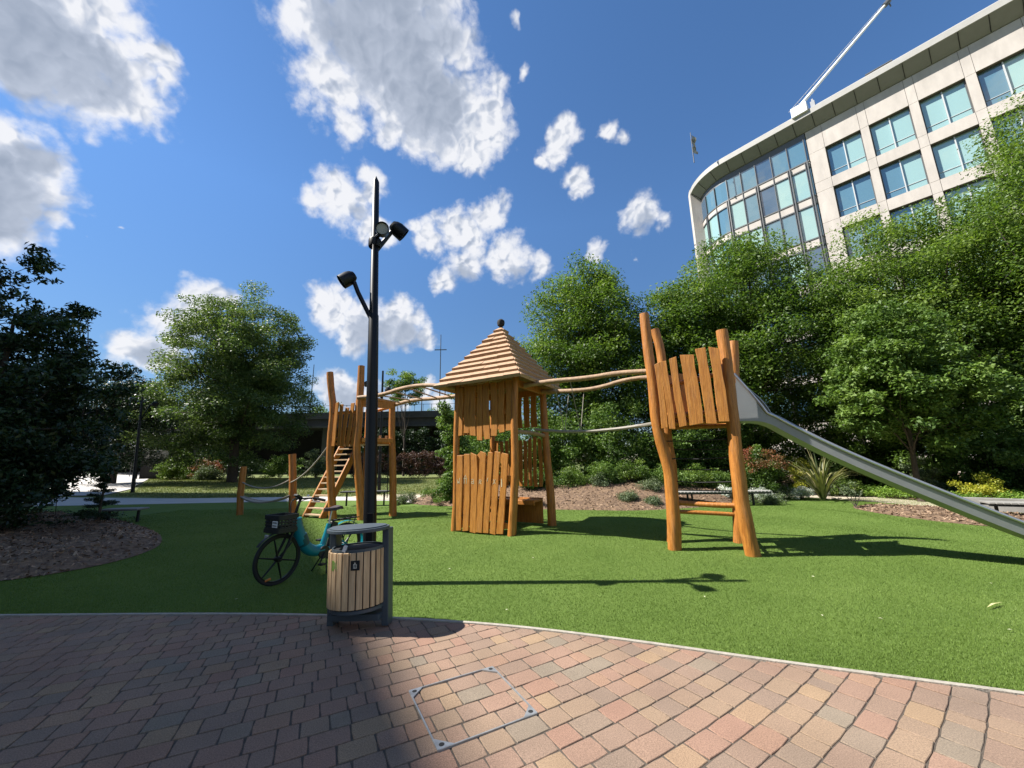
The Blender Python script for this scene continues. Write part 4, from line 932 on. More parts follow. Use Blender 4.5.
# ================================================================ hire bike
BK=empty('hire_bicycle',(-3.05,6.21,0),R(243),'teal step-through hire bicycle with a black basket parked behind the bin','bicycle')
WB=1.10; RW=.335
def wheel(x,name='wheel',steer=0):
    AX=Matrix.Rotation(R(90),3,'X'); w=MB()
    n=40; k=[]
    for (r,z) in [(RW,0),(RW-.004,.014),(RW-.014,.022),(RW-.028,.022),(RW-.04,.014),(RW-.04,-.014),(RW-.028,-.022),(RW-.014,-.022),(RW-.004,-.014),(RW,0)]: k.append((r,z))
    w.lathe(k,(x,0,RW),n,AX); ty=w.build('tyre',M['rubber'],None,smooth=True)
    return ty,AX
for x,nm in ((WB/2,'front_wheel'),(-WB/2,'rear_wheel')):
    root,AX=wheel(x); root.name=nm; root.parent=BK
    w=MB(); w.lathe([(RW-.036,.013),(RW-.058,.012),(RW-.058,-.012),(RW-.036,-.013)],(x,0,RW),40,AX); w.build('rim',M['black'],root,smooth=True)
    w=MB(); w.lathe([(0,.055),(.03,.055),(.04,.02),(.04,-.02),(.03,-.055),(0,-.055)],(x,0,RW),16,AX); w.build('hub',M['black'],root,smooth=True)
    for s in range(6):
        an=s*PI/3+.25; c,sn=math.cos(an),math.sin(an); w=MB().tube([(x+c*.03,0,RW+sn*.03),(x+c*(RW-.05),0,RW+sn*(RW-.05))],[.014,.009],6); w.build('spoke',M['black'],root)
    w=MB().box((x+.12*(1 if x>0 else -1),.012,RW-.235),(.075,.012,.022),Matrix.Rotation(R(12),3,'Y')); w.build('reflector',M['reflector'],root)
xf=WB/2; xr=-WB/2
f=MB(); f.tube(smoothline([(.34,0,.84),(.30,0,.70),(.20,0,.50),(.10,0,.38),(-.02,0,.33),(-.14,0,.335)],2),.082,14); f.build('frame',M['teal'],BK,smooth=True)
f=MB(); f.tube([(-.12,0,.30),(-.19,0,.52),(-.235,0,.70)],[.05,.042,.034],12); f.tube([(-.14,.0,.33),(-.35,.05,.34),(xr,.062,RW)],[.03,.02,.016],8); f.tube([(-.14,.0,.33),(-.35,-.05,.34),(xr,-.062,RW)],[.03,.02,.016],8); f.tube([(-.2,.02,.58),(xr,.062,RW+.01)],.013,8); f.tube([(-.2,-.02,.58),(xr,-.062,RW+.01)],.013,8); f.build('seat_tube',M['teal'],BK,smooth=True)
f=MB(); f.tube([(.345,0,.93),(.375,0,.72)],[.034,.036],12); f.build('head_tube',M['black'],BK,smooth=True)
f=MB(); f.tube([(.375,0,.73),(.39,0,.69)],.04,10)
for sy in (-1,1): f.tube([(.385,sy*.055,.70),(.46,sy*.06,.52),(xf,sy*.062,RW)],[.02,.018,.014],8)
f.box((.39,0,.70),(.05,.14,.05)); f.build('fork',M['black'],BK,smooth=True)
f=MB(); f.tube([(.345,0,.93),(.30,0,1.08),(.285,0,1.12)],[.022,.02,.02],10); f.build('stem',M['black'],BK,smooth=True)
f=MB(); f.tube(smoothline([(.14,-.30,1.10),(.20,-.22,1.13),(.29,-.10,1.13),(.31,0,1.12),(.29,.10,1.13),(.20,.22,1.13),(.14,.30,1.10)],2),.013,8); hb=f.build('handlebar',M['black'],BK,smooth=True)
for sy in (-1,1):
    g_=MB().tube([(.20,sy*.215,1.127),(.12,sy*.33,1.093)],.019,10); g_.build('grip',M['rubber'],hb,smooth=True)
    g_=MB().tube([(.23,sy*.19,1.12),(.24,sy*.24,1.09),(.19,sy*.31,1.08)],.007,6); g_.build('brake_lever',M['alu'],hb,smooth=True)
    g_=MB().tube(smoothline([(.24,sy*.17,1.13),(.37,sy*.10,1.10),(.40,sy*.04,.92),(.38,0,.80)],2),.006,6); g_.build('brake_cable',M['rubber'],hb)
g_=MB().lathe([(0,.02),(.022,.015),(.024,0),(0,-.01)],(.25,.12,1.16),12); g_.build('bell',M['alu'],hb,smooth=True)
g_=MB().box((.33,0,1.16),(.10,.09,.03),Matrix.Rotation(R(-30),3,'Y')); g_.build('phone_holder',M['plastic'],hb,bevel=.006)
# basket with slatted sides
b=MB(); x0,x1,z0,z1=.42,.67,.70,.93
b.box(((x0+x1)/2,0,z0),(x1-x0,.27,.02),taper=1)
for z in (.76,.80,.84): 
    b.box((x1+.012,0,z),(.012,.30,.022)); b.box((x0-.005,0,z),(.012,.30,.022))
    for sy in (-1,1): b.box(((x0+x1)/2,sy*.15,z),(x1-x0,.012,.022))
for z,t in ((.725,.05),(.905,.06)):
    b.box((x1+.014,0,z),(.016,.32,t)); b.box((x0-.008,0,z),(.016,.32,t))
    for sy in (-1,1): b.box(((x0+x1)/2,sy*.157,z),(x1-x0+.02,.016,t))
for k in range(5):
    for sy in (-1,1): b.box((x0+.02+k*.05,sy*.152,.81),(.014,.014,.17))
    b.box((x1+.013,-.12+k*.06,.81),(.014,.014,.17))
bk_=b.build('basket',M['plastic'],BK)
b=MB().box((.694,.085,.82),(.004,.11,.085)); b2=b.build('label_plate',M['white'],bk_)
b=MB().box((.697,.085,.84),(.002,.09,.012)).box((.697,.085,.80),(.002,.09,.012)); b.build('printed_lines',bs,b2)
b=MB().box((.725,-.02,.66),(.03,.06,.045)); b.build('front_light',M['lens'],BK,bevel=.008)
# mudguards, saddle, rack, motor box, crank, stand
for x,a0,a1,nm in ((xf,35,150,'front_mudguard'),(xr,25,200,'rear_mudguard')):
    f=MB(); pts=[(x+(RW+.03)*math.cos(R(a)),0,RW+(RW+.03)*math.sin(R(a))) for a in range(a0,a1+1,8)]
    for i in range(len(pts)-1):
        (xa,_,za),(xb,_,zb)=pts[i],pts[i+1]; f.add([(xa,-.032,za),(xb,-.032,zb),(xb,.032,zb),(xa,.032,za),(xa,0,za+.008),(xb,0,zb+.008)],[(0,1,5,4),(4,5,2,3),(0,3,2,1)])
    f.build('mudguard',M['plastic'] if x>0 else M['teal'],BK,smooth=True)
f=MB(); f.tube([(-.235,0,.68),(-.27,0,.90)],.015,10); f.build('seat_post',M['alu'],BK,smooth=True)
sd_=MB(); prof=[(-.42,.088,.945),(-.38,.095,.955),(-.30,.085,.94),(-.22,.045,.935),(-.13,.022,.935)]
for i in range(len(prof)-1):
    (xa,wa,za),(xb,wb,zb)=prof[i],prof[i+1]
    sd_.add([(xa,-wa,za-.045),(xb,-wb,zb-.04),(xb,wb,zb-.04),(xa,wa,za-.045),(xa,-wa*.85,za),(xb,-wb*.85,zb),(xb,wb*.85,zb),(xa,wa*.85,za),(xa,0,za+.012),(xb,0,zb+.012)],[(0,1,2,3),(0,4,5,1),(4,8,9,5),(8,7,6,9),(7,3,2,6)]+([(0,3,7,8,4)] if i==0 else [])+([(1,5,9,6,2)] if i==len(prof)-2 else []))
sd_.build('saddle',M['saddle'],BK,smooth=True)
f=MB(); 
for sy in (-.055,.055): f.tube([(-.25,sy,.735),(-.78,sy,.735)],.009,6); f.tube([(xr,sy*1.1,RW),(-.70,sy,.735)],.008,6)
for k in range(4): f.tube([(-.36-.12*k,-.055,.737),(-.36-.12*k,.055,.737)],.007,6)
f.build('rear_rack',M['black'],BK)
f=MB().box((-.30,0,.62),(.11,.09,.20),Matrix.Rotation(R(-18),3,'Y')); f.build('lock_box',M['plastic'],BK,bevel=.012)
f=MB().lathe([(0,.03),(.09,.03),(.095,.02),(.095,.012),(0,.012)],(-.13,.05,.30),20,Matrix.Rotation(R(-90),3,'X')); f.build('chain_cover',M['plastic'],BK,smooth=True)
for sy,an in ((1,-60),(-1,120)):
    e=(-.13+.17*math.cos(R(an)),sy*.10,.30+.17*math.sin(R(an))); f=MB().tube([(-.13,sy*.085,.30),e],[.014,.011],8); c_=f.build('crank',M['black'],BK); f=MB().box((e[0],sy*.155,e[2]),(.09,.09,.024)); f.build('pedal',M['plastic'],c_,bevel=.004)
f=MB(); f.tube([(-.20,.03,.28),(-.12,.17,.01)],.010,6); f.tube([(-.20,-.03,.28),(-.12,-.17,.01)],.010,6); f.build('kickstand',M['black'],BK)
for z_,y_ in ((.52,.0),): 
    f=MB().tube([(.235,.0,.60),(.17,.0,.46)],.0845,14); f.build('frame_decal',mat('dark_teal_decal',(.004,.075,.085),.35),BK,smooth=True)

# ================================================================ recessed inspection cover
HB=empty('inspection_cover',(-.325,3.005,0),R(28.5),'thin galvanised frame with four corner plates set flush in the block paving','manhole cover')
galv=mat('galvanised',(.42,.44,.45),.45,metal=.6,noise_amt=.3,nscale=20)
hx,hy=.33,.335; q=MB()
for s in (-1,1): q.box((0,s*hy,.003),(2*hx,.009,.013)); q.box((s*hx,0,.0028),(.009,2*hy,.0126))
q.build('frame',galv,HB)
for sx in (-1,1):
    for sy in (-1,1):
        q=MB().prism([(sx*hx,sy*hy),(sx*(hx-.10),sy*hy),(sx*hx,sy*(hy-.10))],.001,.0105); c_=q.build('corner_plate',galv,HB,fix=True)
        q=MB().lathe([(.017,.0108),(0,.0109)],(sx*(hx-.03),sy*(hy-.03),0),12); q.build('keyhole',M['rubber'],c_)

# leaf on the turf and small fallen bits
q=MB().add([(-.17,0,.03),(-.02,-.014,.05),(.19,0,.03),(-.02,.014,.045)],[(0,1,2,3)]); o=q.build('fallen_leaf',mat('dry_leaf',(.55,.52,.24),.6),None); o.location=(5.08,4.49,.0); o.rotation_euler=(0,0,R(22)); tag(o,'long pale dry leaf lying on the turf at the right','leaf')
spots=[(1.6,5.6),(3.1,4.3),(3.6,4.2),(-.1,4.6),(.3,6.9),(-1.0,6.3),(2.2,4.9),(4.5,3.9),(-3.4,5.1),(4.0,5.6),(1.2,7.6),(5.9,5.2)]
q0=MB().add([(-.02,0,.028),(0,-.009,.03),(.02,0,.028),(0,.009,.032)],[(0,1,2,3)]); pm=mat('petal',(.62,.60,.42),.6)
for i,(x,y) in enumerate(spots):
    if i==0: o=o0=q0.build('petal',pm,None)
    else: o=o0.copy(); COL.objects.link(o)
    o.location=(x,y,.002); o.rotation_euler=(0,0,i*1.3); tag(o,'tiny pale petal fallen on the green turf','petal','petals scattered on the turf')

# ================================================================ benches
def bench(loc_,rz,L,label,legs,sl=True,h=.47,w=.42,m_='concdark'):
    B=empty('bench',loc_,rz,label,'bench','backless benches around the playground'); n=max(3,int(L/.12)); q=MB()
    if sl:
        for i in range(n): q.box((-L/2+(i+.5)*L/n,0,h-.025),(L/n*.8,w,.045))
        q.build('seat',M['concrete'],B,bevel=.006)
        q=MB().box((0,-w/2+.05,h-.075),(L*.98,.05,.05)).box((0,w/2-.05,h-.075),(L*.98,.05,.05)); q.build('seat_frame',M['bindark'],B)
    else: q.box((0,0,h-.03),(L,w,.06)); q.build('seat',M[m_],B,bevel=.02)
    for x in legs: MB().box((x,0,(h-.06)/2),(.05,.06,h-.06)).build('leg',M['bindark'],B)
    return B
bench((-12.0,12.35,.0),R(8),1.05,'small pale backless bench beside the shaded bed under the dark tree',(-.4,.4),False,.42,.5,'concrete')
bench((-5.95,16.0,.0),R(0),1.9,'dark bench seen between the legs of the climbing tower',(-.75,.0,.75),False,.58)
bench((7.2,14.0,.0),R(-4),3.3,'long slatted bench beyond the slide tower at the bank',(-1.1,-.95,1.1),True,.50,.5)
bench((12.7,9.9,.0),R(-30),1.6,'slatted bench partly hidden under the low end of the slide',(-.6,.6),True,.42,.5)
q=MB(); cw=smoothline([(13.25,11.9,0),(13.9,11.3,0),(14.6,10.6,0),(15.3,9.4,0),(15.7,7.8,0)],2)
for i in range(len(cw)-1):
    a,b=cw[i],cw[i+1]; d=(b-a).normalized(); nn=Vector((-d.y,d.x,0))*.13
    q.add([a-nn,b-nn,b+nn,a+nn]+[p+Vector((0,0,.36)) for p in (a-nn,b-nn,b+nn,a+nn)],[(4,5,6,7),(0,1,5,4),(2,3,7,6)]+([(3,0,4,7)] if i==0 else []))
tag(q.build('low_wall',M['concrete'],None,fix=True),'low curved grey stone edging in front of the groundcover at the right','wall')

# ================================================================ bridge and background furniture
VB=empty('rail_bridge',(-30,45,0),R(0),'long dark concrete railway bridge behind the lawn on the left','bridge')
q=MB(); q.box((0,4,6.55),(60,8,.9)); q.build('deck',M['concdark'],VB)
q=MB(); q.box((0,-.15,7.3),(60,.35,.75)); q.box((0,-.3,6.0),(60,.5,.22)); q.build('parapet',M['concdark'],VB)
q=MB(); q.box((0,6.5,3.1),(60,.6,6.2)); q.build('back_wall',M['void'],VB)
for x in (-26,-18.5,-7,8.0,24):
    q=MB().box((x,1.2,3.0),(1.0,1.0,6.1)); q.build('pier',M['concdark'],VB)
q=MB()
for k in range(60): q.box((-29.5+k,-.1,8.1),(.04,.04,.9))
q.box((0,-.1,8.5),(60,.04,.04)); q.build('railing',M['frame'],VB)
def mast(x,y,h,arm,label,r=.09):
    E_=empty('overhead_mast',(x,y,6.9),0,label,'mast','thin masts along the bridge'); MB().tube([(0,0,0),(0,0,h)],[r,r*.5],6).build('pole',M['frame'],E_)
    if arm: MB().box((0,0,h*.82),(arm,.12,.10)).build('cross_arm',M['frame'],E_)
mast(-9.55,50,11.9,1.6,'tallest thin mast with a short cross arm rising behind the hut roof')
mast(-11.9,50,4.8,0,'short thin mast on the bridge between the far tree and the hut')
mast(-8.5,48,5.2,.9,'short mast just left of the hut roof above the bridge')
mast(-26.5,50,8,0,'thin mast beside the right edge of the round lawn tree')
# chain-link fence line on the bridge already in railing; far lamp posts
def farlamp(x,y,h,label,arms):
    E_=empty('street_lamp',(x,y,gz(x,y)),0,label,'street lamp','street lamps'); E_.rotation_euler=(0,R(-4 if x<-20 else -1),0); MB().tube([(0,0,0),(0,0,h*.45),(0,0,h)],[.10,.08,.055],8).build('pole',M['black'],E_)
    for (dx,z,z2) in arms:
        a=MB().tube([(0,0,z),(dx*.7,0,z2)],.035,6); a.tube([(dx*.7,0,z2),(dx,0,z2+.06)],.05,6); A_=a.build('arm',M['black'],E_)
        MB().lathe([(0,.18),(.16,.12),(.18,-.08),(.15,-.12),(0,-.12)],(dx*1.15,0,z2+.05),12,Matrix.Rotation(R(30 if dx>0 else -30),3,'Y')).build('lamp_head',M['black'],E_)
farlamp(-23.5,24.5,6.0,'black lamp post on the plaza beyond the dark tree',[(.75,4.4,5.4)])
farlamp(-7.45,22,7.0,'slim lamp post seen behind the climbing tower',[(-.8,5.3,6.2),(.3,5.4,5.8)])
def sign(x,y,z,w,h,post,label,m_='white'):
    E_=empty('sign',(x,y,gz(x,y)),R(5),label,'sign'); MB().box((0,0,z),(w,.04,h)).build('panel',M[m_],E_,bevel=.01); MB().tube([(post,.03,0),(post,.03,z+h/2)],.03,6).build('post',M['frame'],E_)
sign(-38.5,39.5,3.25,1.0,.65,0,'small white sign in the dark gap below the trees at far left')
E_=empty('notice_board',(-33.8,37.0,gz(-33.8,37)),R(10),'grey notice board on a dark base at the lawn corner','notice board'); MB().box((0,0,2.25),(2.0,.15,.8)).build('panel',M['concrete'],E_,bevel=.02); MB().box((-.2,.1,.92),(1.7,.5,1.84)).build('base',M['void'],E_)
E_=empty('bollard',(-35,36.5,gz(-35,36)),0,'short dark bollard standing on the pale plaza','bollard'); MB().lathe([(.14,0),(.14,1.0),(.1,1.08),(0,1.1)],n=12).build('post',M['black'],E_,smooth=True)

# ================================================================ trees and plants
def tree(name,label,base,cl,per,ls,leaf,r0,h0,nl,seed,flat=.6,bark='bark',twigs=60,group=None,asp=.5,cat='tree',up=.6,droop=0):
    """cl in world coords; returns Empty"""
    E=empty(name,base,0,label,cat,group); b=Vector(base); c=np.array(cl,float).copy(); c[:,0]-=b.x; c[:,1]-=b.y; c[:,2]-=b.z
    limbs((0,0,0),h0,c,r0,nl,seed,twigs=twigs).build('trunk',M[bark],E,smooth=True)
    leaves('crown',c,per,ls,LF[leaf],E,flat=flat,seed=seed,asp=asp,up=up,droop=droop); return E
G1='trees around the playground'
# round lawn tree
x,y=-24.3,33.; z=gz(x,y)
cl=np.vstack([crown_clumps((x,y,z+8.6),(6.7,6.2,8.3),520,1.15,21,shell=.5,zlow=-.95,lump=.05,tint=.5,taper=.1)])
tree('broadleaf_tree','round spreading light green tree standing alone on the lawn',(x+.8,y,z),cl,310,.20,'pale',.36,2.2,40,21,flat=.5,twigs=150,group=G1,up=1.0)
# big dark tree at left
cl=np.vstack([crown_clumps((-13.8,9.8,3.4),(2.6,2.4,3.7),130,.42,31,shell=.6,lump=.25,tint=.45,taper=.45),crown_clumps((-13.2,9.9,6.6),(.45,.45,1.5),16,.26,36,tint=.5,taper=.7),crown_clumps((-12.1,9.9,5.4),(.5,.5,1.5),18,.26,37,tint=.5,taper=.7),crown_clumps((-15,9.9,6.2),(.7,.7,1.6),24,.3,38,tint=.5,taper=.6),crown_clumps((-11.8,9.9,3.1),(1.9,1.8,2.4),80,.36,32,shell=.6,lump=.3,tint=.45,taper=.3),crown_clumps((-12.3,9.2,1.6),(1.7,1.7,1.5),60,.5,33,shell=.6,tint=.4),crown_clumps((-15.5,10.5,3.2),(3,2.5,3.3),90,.6,34,tint=.4)])
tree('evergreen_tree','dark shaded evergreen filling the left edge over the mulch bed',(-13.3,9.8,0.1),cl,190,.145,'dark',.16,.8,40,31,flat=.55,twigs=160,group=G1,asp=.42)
cl=np.vstack([crown_clumps((-18,13,2.6),(3.2,2.5,2.8),90,.7,35,tint=.3)])
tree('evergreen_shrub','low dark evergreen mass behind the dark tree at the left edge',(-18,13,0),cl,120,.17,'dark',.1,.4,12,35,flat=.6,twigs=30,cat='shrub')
# young conifer in the bed
def conifer(name,base,h,rb,label,leaf,seed,ls=.05,n=9000,cat='tree'):
    g=np.random.default_rng(seed); cl=[]
    for k in range(int(h*26)):
        t=g.random()**.8; z=h*(.06+.94*t); r=rb*(1-t)**.8*(.75+.4*g.random()); a=g.uniform(0,2*PI)
        for q in range(3):
            rr=r*(q+1)/3; cl.append((rr*math.cos(a),rr*math.sin(a),z+.12*rr,.07+.05*(1-t),np.clip(.4+g.normal(0,.15),0,1)))
    E=empty(name,base,0,label,cat); MB().tube([(0,0,0),(0,0,h)],[.04,.01],6).build('trunk',M['bark'],E); leaves('crown',np.array(cl),n/len(cl),ls,LF[leaf],E,flat=.5,seed=seed,asp=.3); return E
conifer('young_conifer',(-10.9,10.55,.15),1.45,.42,'small dark young conifer growing in the shaded mulch bed','dark',41)
# conifer-like dark tree further left back
cl=crown_clumps((-31.5,31,5.6),(3.4,3,4.2),150,.9,43,lump=.2,tint=.25,taper=.5)
tree('evergreen_tree','tall dark tree between the plaza and the evergreen at the left',(-31.5,31,.2),cl,150,.2,'dark',.25,1.5,20,43,twigs=40,group=G1)
# tree mass far left, beyond the plaza
for i,(x,y,rx,h,lab) in enumerate([(-62,52,7,9,'far dark tree beyond the plaza, leftmost of the row'),(-52,50,6.5,8,'far dark tree behind the small white sign'),(-43,46,5,8.4,'far dark tree left of the notice board')]):
    z=gz(x,y); cl=crown_clumps((x,y,z+h*.5),(rx,4,h*.55),130,1.3,50+i,lump=.2,tint=.3); tree('broadleaf_tree',lab,(x,y,z),cl,120,.32,'dark',.3,1,14,50+i,twigs=20,group=G1)
# centre and right trees
cl=crown_clumps((4.35,21,7.3),(3.9,3.4,5.8),520,.9,61,shell=.45,lump=.05,tint=.5,taper=.30)
tree('broadleaf_tree','rounded green tree directly right of the hut roof',(4.35,21,.5),cl,215,.15,'mid',.22,2.,40,61,flat=.6,twigs=120,group=G1,up=.9)
cl=np.vstack([crown_clumps((13.2,20.5,8.0),(5.6,4.2,6.2),620,.95,62,shell=.45,lump=.07,tint=.5,taper=.30),crown_clumps((9.3,20.0,6.4),(3.2,3,5.2),240,.85,63,lump=.12,tint=.5,taper=.2)])
tree('broadleaf_tree','wide green tree behind the slide tower in front of the glass corner',(12.6,20.5,.4),cl,210,.155,'mid',.28,2,50,62,flat=.6,twigs=160,group=G1,up=.9)
cl=np.vstack([crown_clumps((20.3,17.6,7.5),(4.8,3.8,6.6),540,.95,64,shell=.45,lump=.12,tint=.55,taper=.25),crown_clumps((16.6,17.3,6.4),(3.2,2.4,4.8),240,.85,67,lump=.14,tint=.5)])
tree('broadleaf_tree','tall green tree covering the lower windows of the office',(19.3,17.6,.1),cl,215,.145,'mid',.26,2,50,64,flat=.6,twigs=160,group=G1,up=.9)
cl=np.vstack([crown_clumps((25.4,15.6,9.2),(4.7,3.8,8.6),600,.95,65,shell=.45,lump=.12,tint=.55,taper=.2),crown_clumps((22.2,14.8,6.9),(3.3,2.6,5.6),300,.85,66,lump=.14,tint=.55)])
tree('broadleaf_tree','tallest green tree at the right edge of the picture',(24.8,15.4,.1),cl,210,.145,'mid',.28,2,50,65,flat=.6,twigs=160,group=G1,up=.9)
cl=np.vstack([crown_clumps((14.3,13.9,4.6),(2.1,1.7,2.9),190,.5,71,shell=.5,lump=.15,tint=.6,taper=.15),crown_clumps((12.9,14.3,3.6),(1.0,1.0,1.6),50,.36,72,tint=.7),crown_clumps((15.8,13.4,3.6),(1.3,1.2,1.6),60,.36,73,tint=.6)])
tree('magnolia_tree','small tree with large glossy leaves above the yellow-green shrubs',(14.3,14.1,.1),cl,160,.15,'laurel',.09,.6,26,71,flat=.6,twigs=90,group=G1,asp=.52,up=.8)
cl=crown_clumps((-11.3,40.5,9.6),(2.4,2,1.7),70,.55,75,lump=.3,tint=.5)
tree('broadleaf_tree','small far tree poking up above the bridge behind the lamp post',(-11.3,40.5,.3),cl,110,.2,'mid',.12,3,12,75,twigs=20,group=G1)
for i,(x,y,rx,h) in enumerate([(-30,62,6,10.6),(-19,64,6,10.3),(-9,60,5,9.6),(-42,64,7,10.8)]):
    cl=crown_clumps((x,y,h*.55),(rx,4,h*.5),90,1.1,80+i,lump=.2,tint=.6); tree('broadleaf_tree',['light green treetop beyond the bridge left of the climbing tower','light green treetop beyond the bridge behind the climbing tower','light green treetop beyond the bridge just left of the hut','light green treetop beyond the bridge behind the lawn tree'][i],(x,y,.8),cl,110,.32,'lime',.25,1,10,80+i,twigs=10,group=G1)
cl=np.vstack([crown_clumps((-2.25,14.4,2.2),(.55,.55,2.0),60,.28,90,tint=.45),crown_clumps((-2.2,14.6,.9),(.7,.6,.7),30,.3,91,tint=.5)])
tree('climbing_shrub','tall narrow leafy shrub against the left side of the hut',(-2.25,14.4,.3),cl,160,.10,'laurel',.05,.2,10,90,twigs=30,cat='shrub',asp=.6)

def shrub(name,c,rad,k,cr,per,ls,leaf,label,seed,cat='shrub',tint=.5,flat=.7,asp=.5,group='shrubs in the planting beds',up=.6,z0=None):
    cl=crown_clumps((0,0,rad[2]*.42),rad,k,cr,seed,shell=.55,zlow=-.5,lump=.22,tint=tint); cl=cl[cl[:,2]>.03]
    E=empty(name,c,0,label,cat,group); m=MB(); g=random.Random(seed)
    for q in range(7):
        e=cl[g.randrange(len(cl))]; m.tube([(g.uniform(-.1,.1),g.uniform(-.1,.1),-.05),(e[0]*.4,e[1]*.4,e[2]*.5),(e[0],e[1],e[2])],[.022,.014,.006],5)
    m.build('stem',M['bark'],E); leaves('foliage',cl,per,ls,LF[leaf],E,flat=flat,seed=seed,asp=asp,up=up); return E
# laurel screen behind the bank, and plants along it
def bz_(x,y): return bank_h(x,y) if inside([(p[0],p[1]) for p in BANK],np.array([x]),np.array([y]))[0] else 0
SC=[(-1.2,18.2,1.5,3.4,'laurel','tall glossy shrub showing just left of the hut back posts'),(1.6,18.0,1.7,4.0,'laurel','tall glossy shrub just right of the hut behind the bank'),(4.3,18.2,1.8,4.4,'laurel','tall glossy shrub under the rounded tree behind the rope bridge'),(7.0,18.4,1.8,4.2,'laurel','tall glossy shrub behind the left leg of the slide tower'),(9.8,19.2,1.9,4.0,'laurel','tall glossy shrub behind the slide tower plank guard'),(12.4,19.6,1.9,3.8,'laurel','dark tall shrub above the red-tipped bush'),(15.2,18.2,2.0,4.0,'mid','tall shrub behind the strap-leaved plant'),(17.8,14.8,1.9,3.8,'laurel','tall shrub right of the glossy small tree'),(19.4,12.0,2.0,3.9,'mid','tall shrub at the right edge under the tallest tree'),(17.8,11.2,1.2,2.2,'laurel','rounded shrub behind the yellow flowers at the right'),(22.0,9.0,2.4,4,'mid','shrub outside the right edge beyond the slide')]
SC+=[(-1.0,22.3,2.2,4.2,'laurel','big shrub farthest left behind the hut'),(2.6,23.4,2.3,4.4,'mid','big shrub in the second row right of the hut'),(6.3,23.6,2.3,4.4,'laurel','big shrub in the second row behind the rope bridge'),(9.6,23.4,2.3,4.6,'mid','big shrub in the second row behind the plank guard'),(12.5,22.3,2.3,4.6,'mid','big shrub in the shade behind the slide tower, at the office wall'),(16.8,20.6,2.4,4.8,'mid','big shrub between the wide green tree and the office wall'),(20.3,18.6,2.4,4.6,'laurel','big shrub below the tall green tree by the office'),(22.8,15.8,2.4,4.6,'mid','big shrub under the tallest tree, left part'),(17.2,17.6,1.9,4.2,'mid','leafy shrub directly behind the small glossy tree'),(20.3,14.2,2.0,4.2,'laurel','leafy shrub right of the small glossy tree'),(24.8,12.4,2.4,4.6,'mid','big shrub beyond the right end of the groundcover')]
for i,(x,y,r,h,lf,lab) in enumerate(SC):
    shrub('laurel_shrub',(x,y,bz_(x,y)),(r,r*.85,h*.62),95,.45,150,.125,lf,lab,100+i,tint=.5 if i%2 else .42,asp=.55)
LOW=[(0.9,16.1,.75,.85,'laurel',.08),(2.3,16.3,.85,.95,'mid',.07),(3.7,16.1,.8,.9,'laurel',.08),(5.0,16.3,.8,1.0,'mid',.07),(6.4,16.3,.85,1.0,'laurel',.08),(7.7,16.5,.8,.9,'mid',.07),(8.8,16.9,.8,.95,'laurel',.08)]
labs=['low shrub on the bank nearest the hut','second low shrub from the hut along the bank','low shrub on the bank below the slack foot rope','low shrub on the bank left of the slide tower','low shrub on the bank just behind the left log post','low shrub on the bank seen between the slide tower posts','low shrub on the bank left of the red-tipped bush']
for i,((x,y,r,h,lf,ls),lab) in enumerate(zip(LOW,labs)): shrub('low_shrub',(x,y,bz_(x,y)),(r,r*.8,h*.62),45,.25,120,ls,lf,lab,130+i,tint=.5)
shrub('photinia_shrub',(9.9,15.9,.2),(.85,.8,1.25),60,.28,130,.085,'mid','green bush below red shoot tips, stems hidden, beside the slide tower',150,tint=.35)
for o in [q for q in bpy.data.objects if q.name.startswith('photinia_shrub')]:
    cl=crown_clumps((0,0,1.0),(.95,.85,1.05),45,.22,151,shell=.2,zlow=-.1,tint=.6); leaves('red_tips',cl,75,.075,LF['red'],o,seed=151); o['label']='bushy red-tipped shrub to the right of the slide tower'
for i,(x,y,r,h,lab) in enumerate([(8.1,15.3,.42,.42,'silvery white plant left of the front right log post'),(9.3,14.95,.45,.45,'silvery white plant below the red-tipped bush'),(11.0,15.35,.5,.45,'silvery white plant at the foot of the strap-leaved plant'),(12.9,16.9,.55,.4,'silvery white plant under the slide beside the gravel path')]):
    shrub('silver_plant',(x,y,.1),(r,r*.8,h*.7),30,.14,110,.05,'silver',lab,160+i,cat='plant',tint=.6,group='silvery plants along the path')
for i,(x,y,r,h,lf,lab) in enumerate([(10.2,15.6,.5,.6,'sage','grey-green plant between the two silvery plants'),(8.9,14.2,.7,.35,'sage','spreading grey-green mat at the end of the bank bench'),(5.2,15.0,.5,.4,'sage','grey-green tuft on the bank behind the left log post'),(4.0,13.9,.3,.25,'sage','small green tuft on the bank front, left one'),(4.7,13.6,.25,.2,'sage','small green tuft on the bank front, right one'),(3.4,15.6,.4,.5,'sage','pale green tuft below the shrubs on the bank'),(-3.0,15.9,.75,.75,'laurel','rounded dark green bush left of the hut'),(-4.6,16.6,.55,.5,'sage','pale variegated bush at the left end of the bank'),(13.5,17.9,.6,.8,'sage','grey-green bush behind the silvery plant under the slide')]):
    shrub('bed_plant',(x,y,bz_(x,y)*.9),(r,r*.8,h*.7),30,.18,110,.055,lf,lab,170+i,cat='plant',tint=.55)
for i,(x,y,r,h,lf,lab) in enumerate([(12.6,15.9+1.6,.45,1.9,'yellow','tall lime-yellow bush behind the slide'),(13.6,16.5,.6,.9,'lime','light green bush under the middle of the slide'),(14.9,12.7,.75,1.0,'yellow','yellow-flowering bush at the right'),(15.6,15.2,.9,1.7,'sage','pale variegated shrub below the small glossy tree'),(17.6,12.2,1.0,1.9,'maroon','dark reddish bush behind the groundcover at the right edge'),(18.6,12.6,.9,2.6,'red','red-leaved bush at the far right edge')]):
    shrub('flowering_shrub',(x,y,.02),(r,r*.8,h*.62),45,.2,120,.07,lf,lab,190+i,tint=.55)
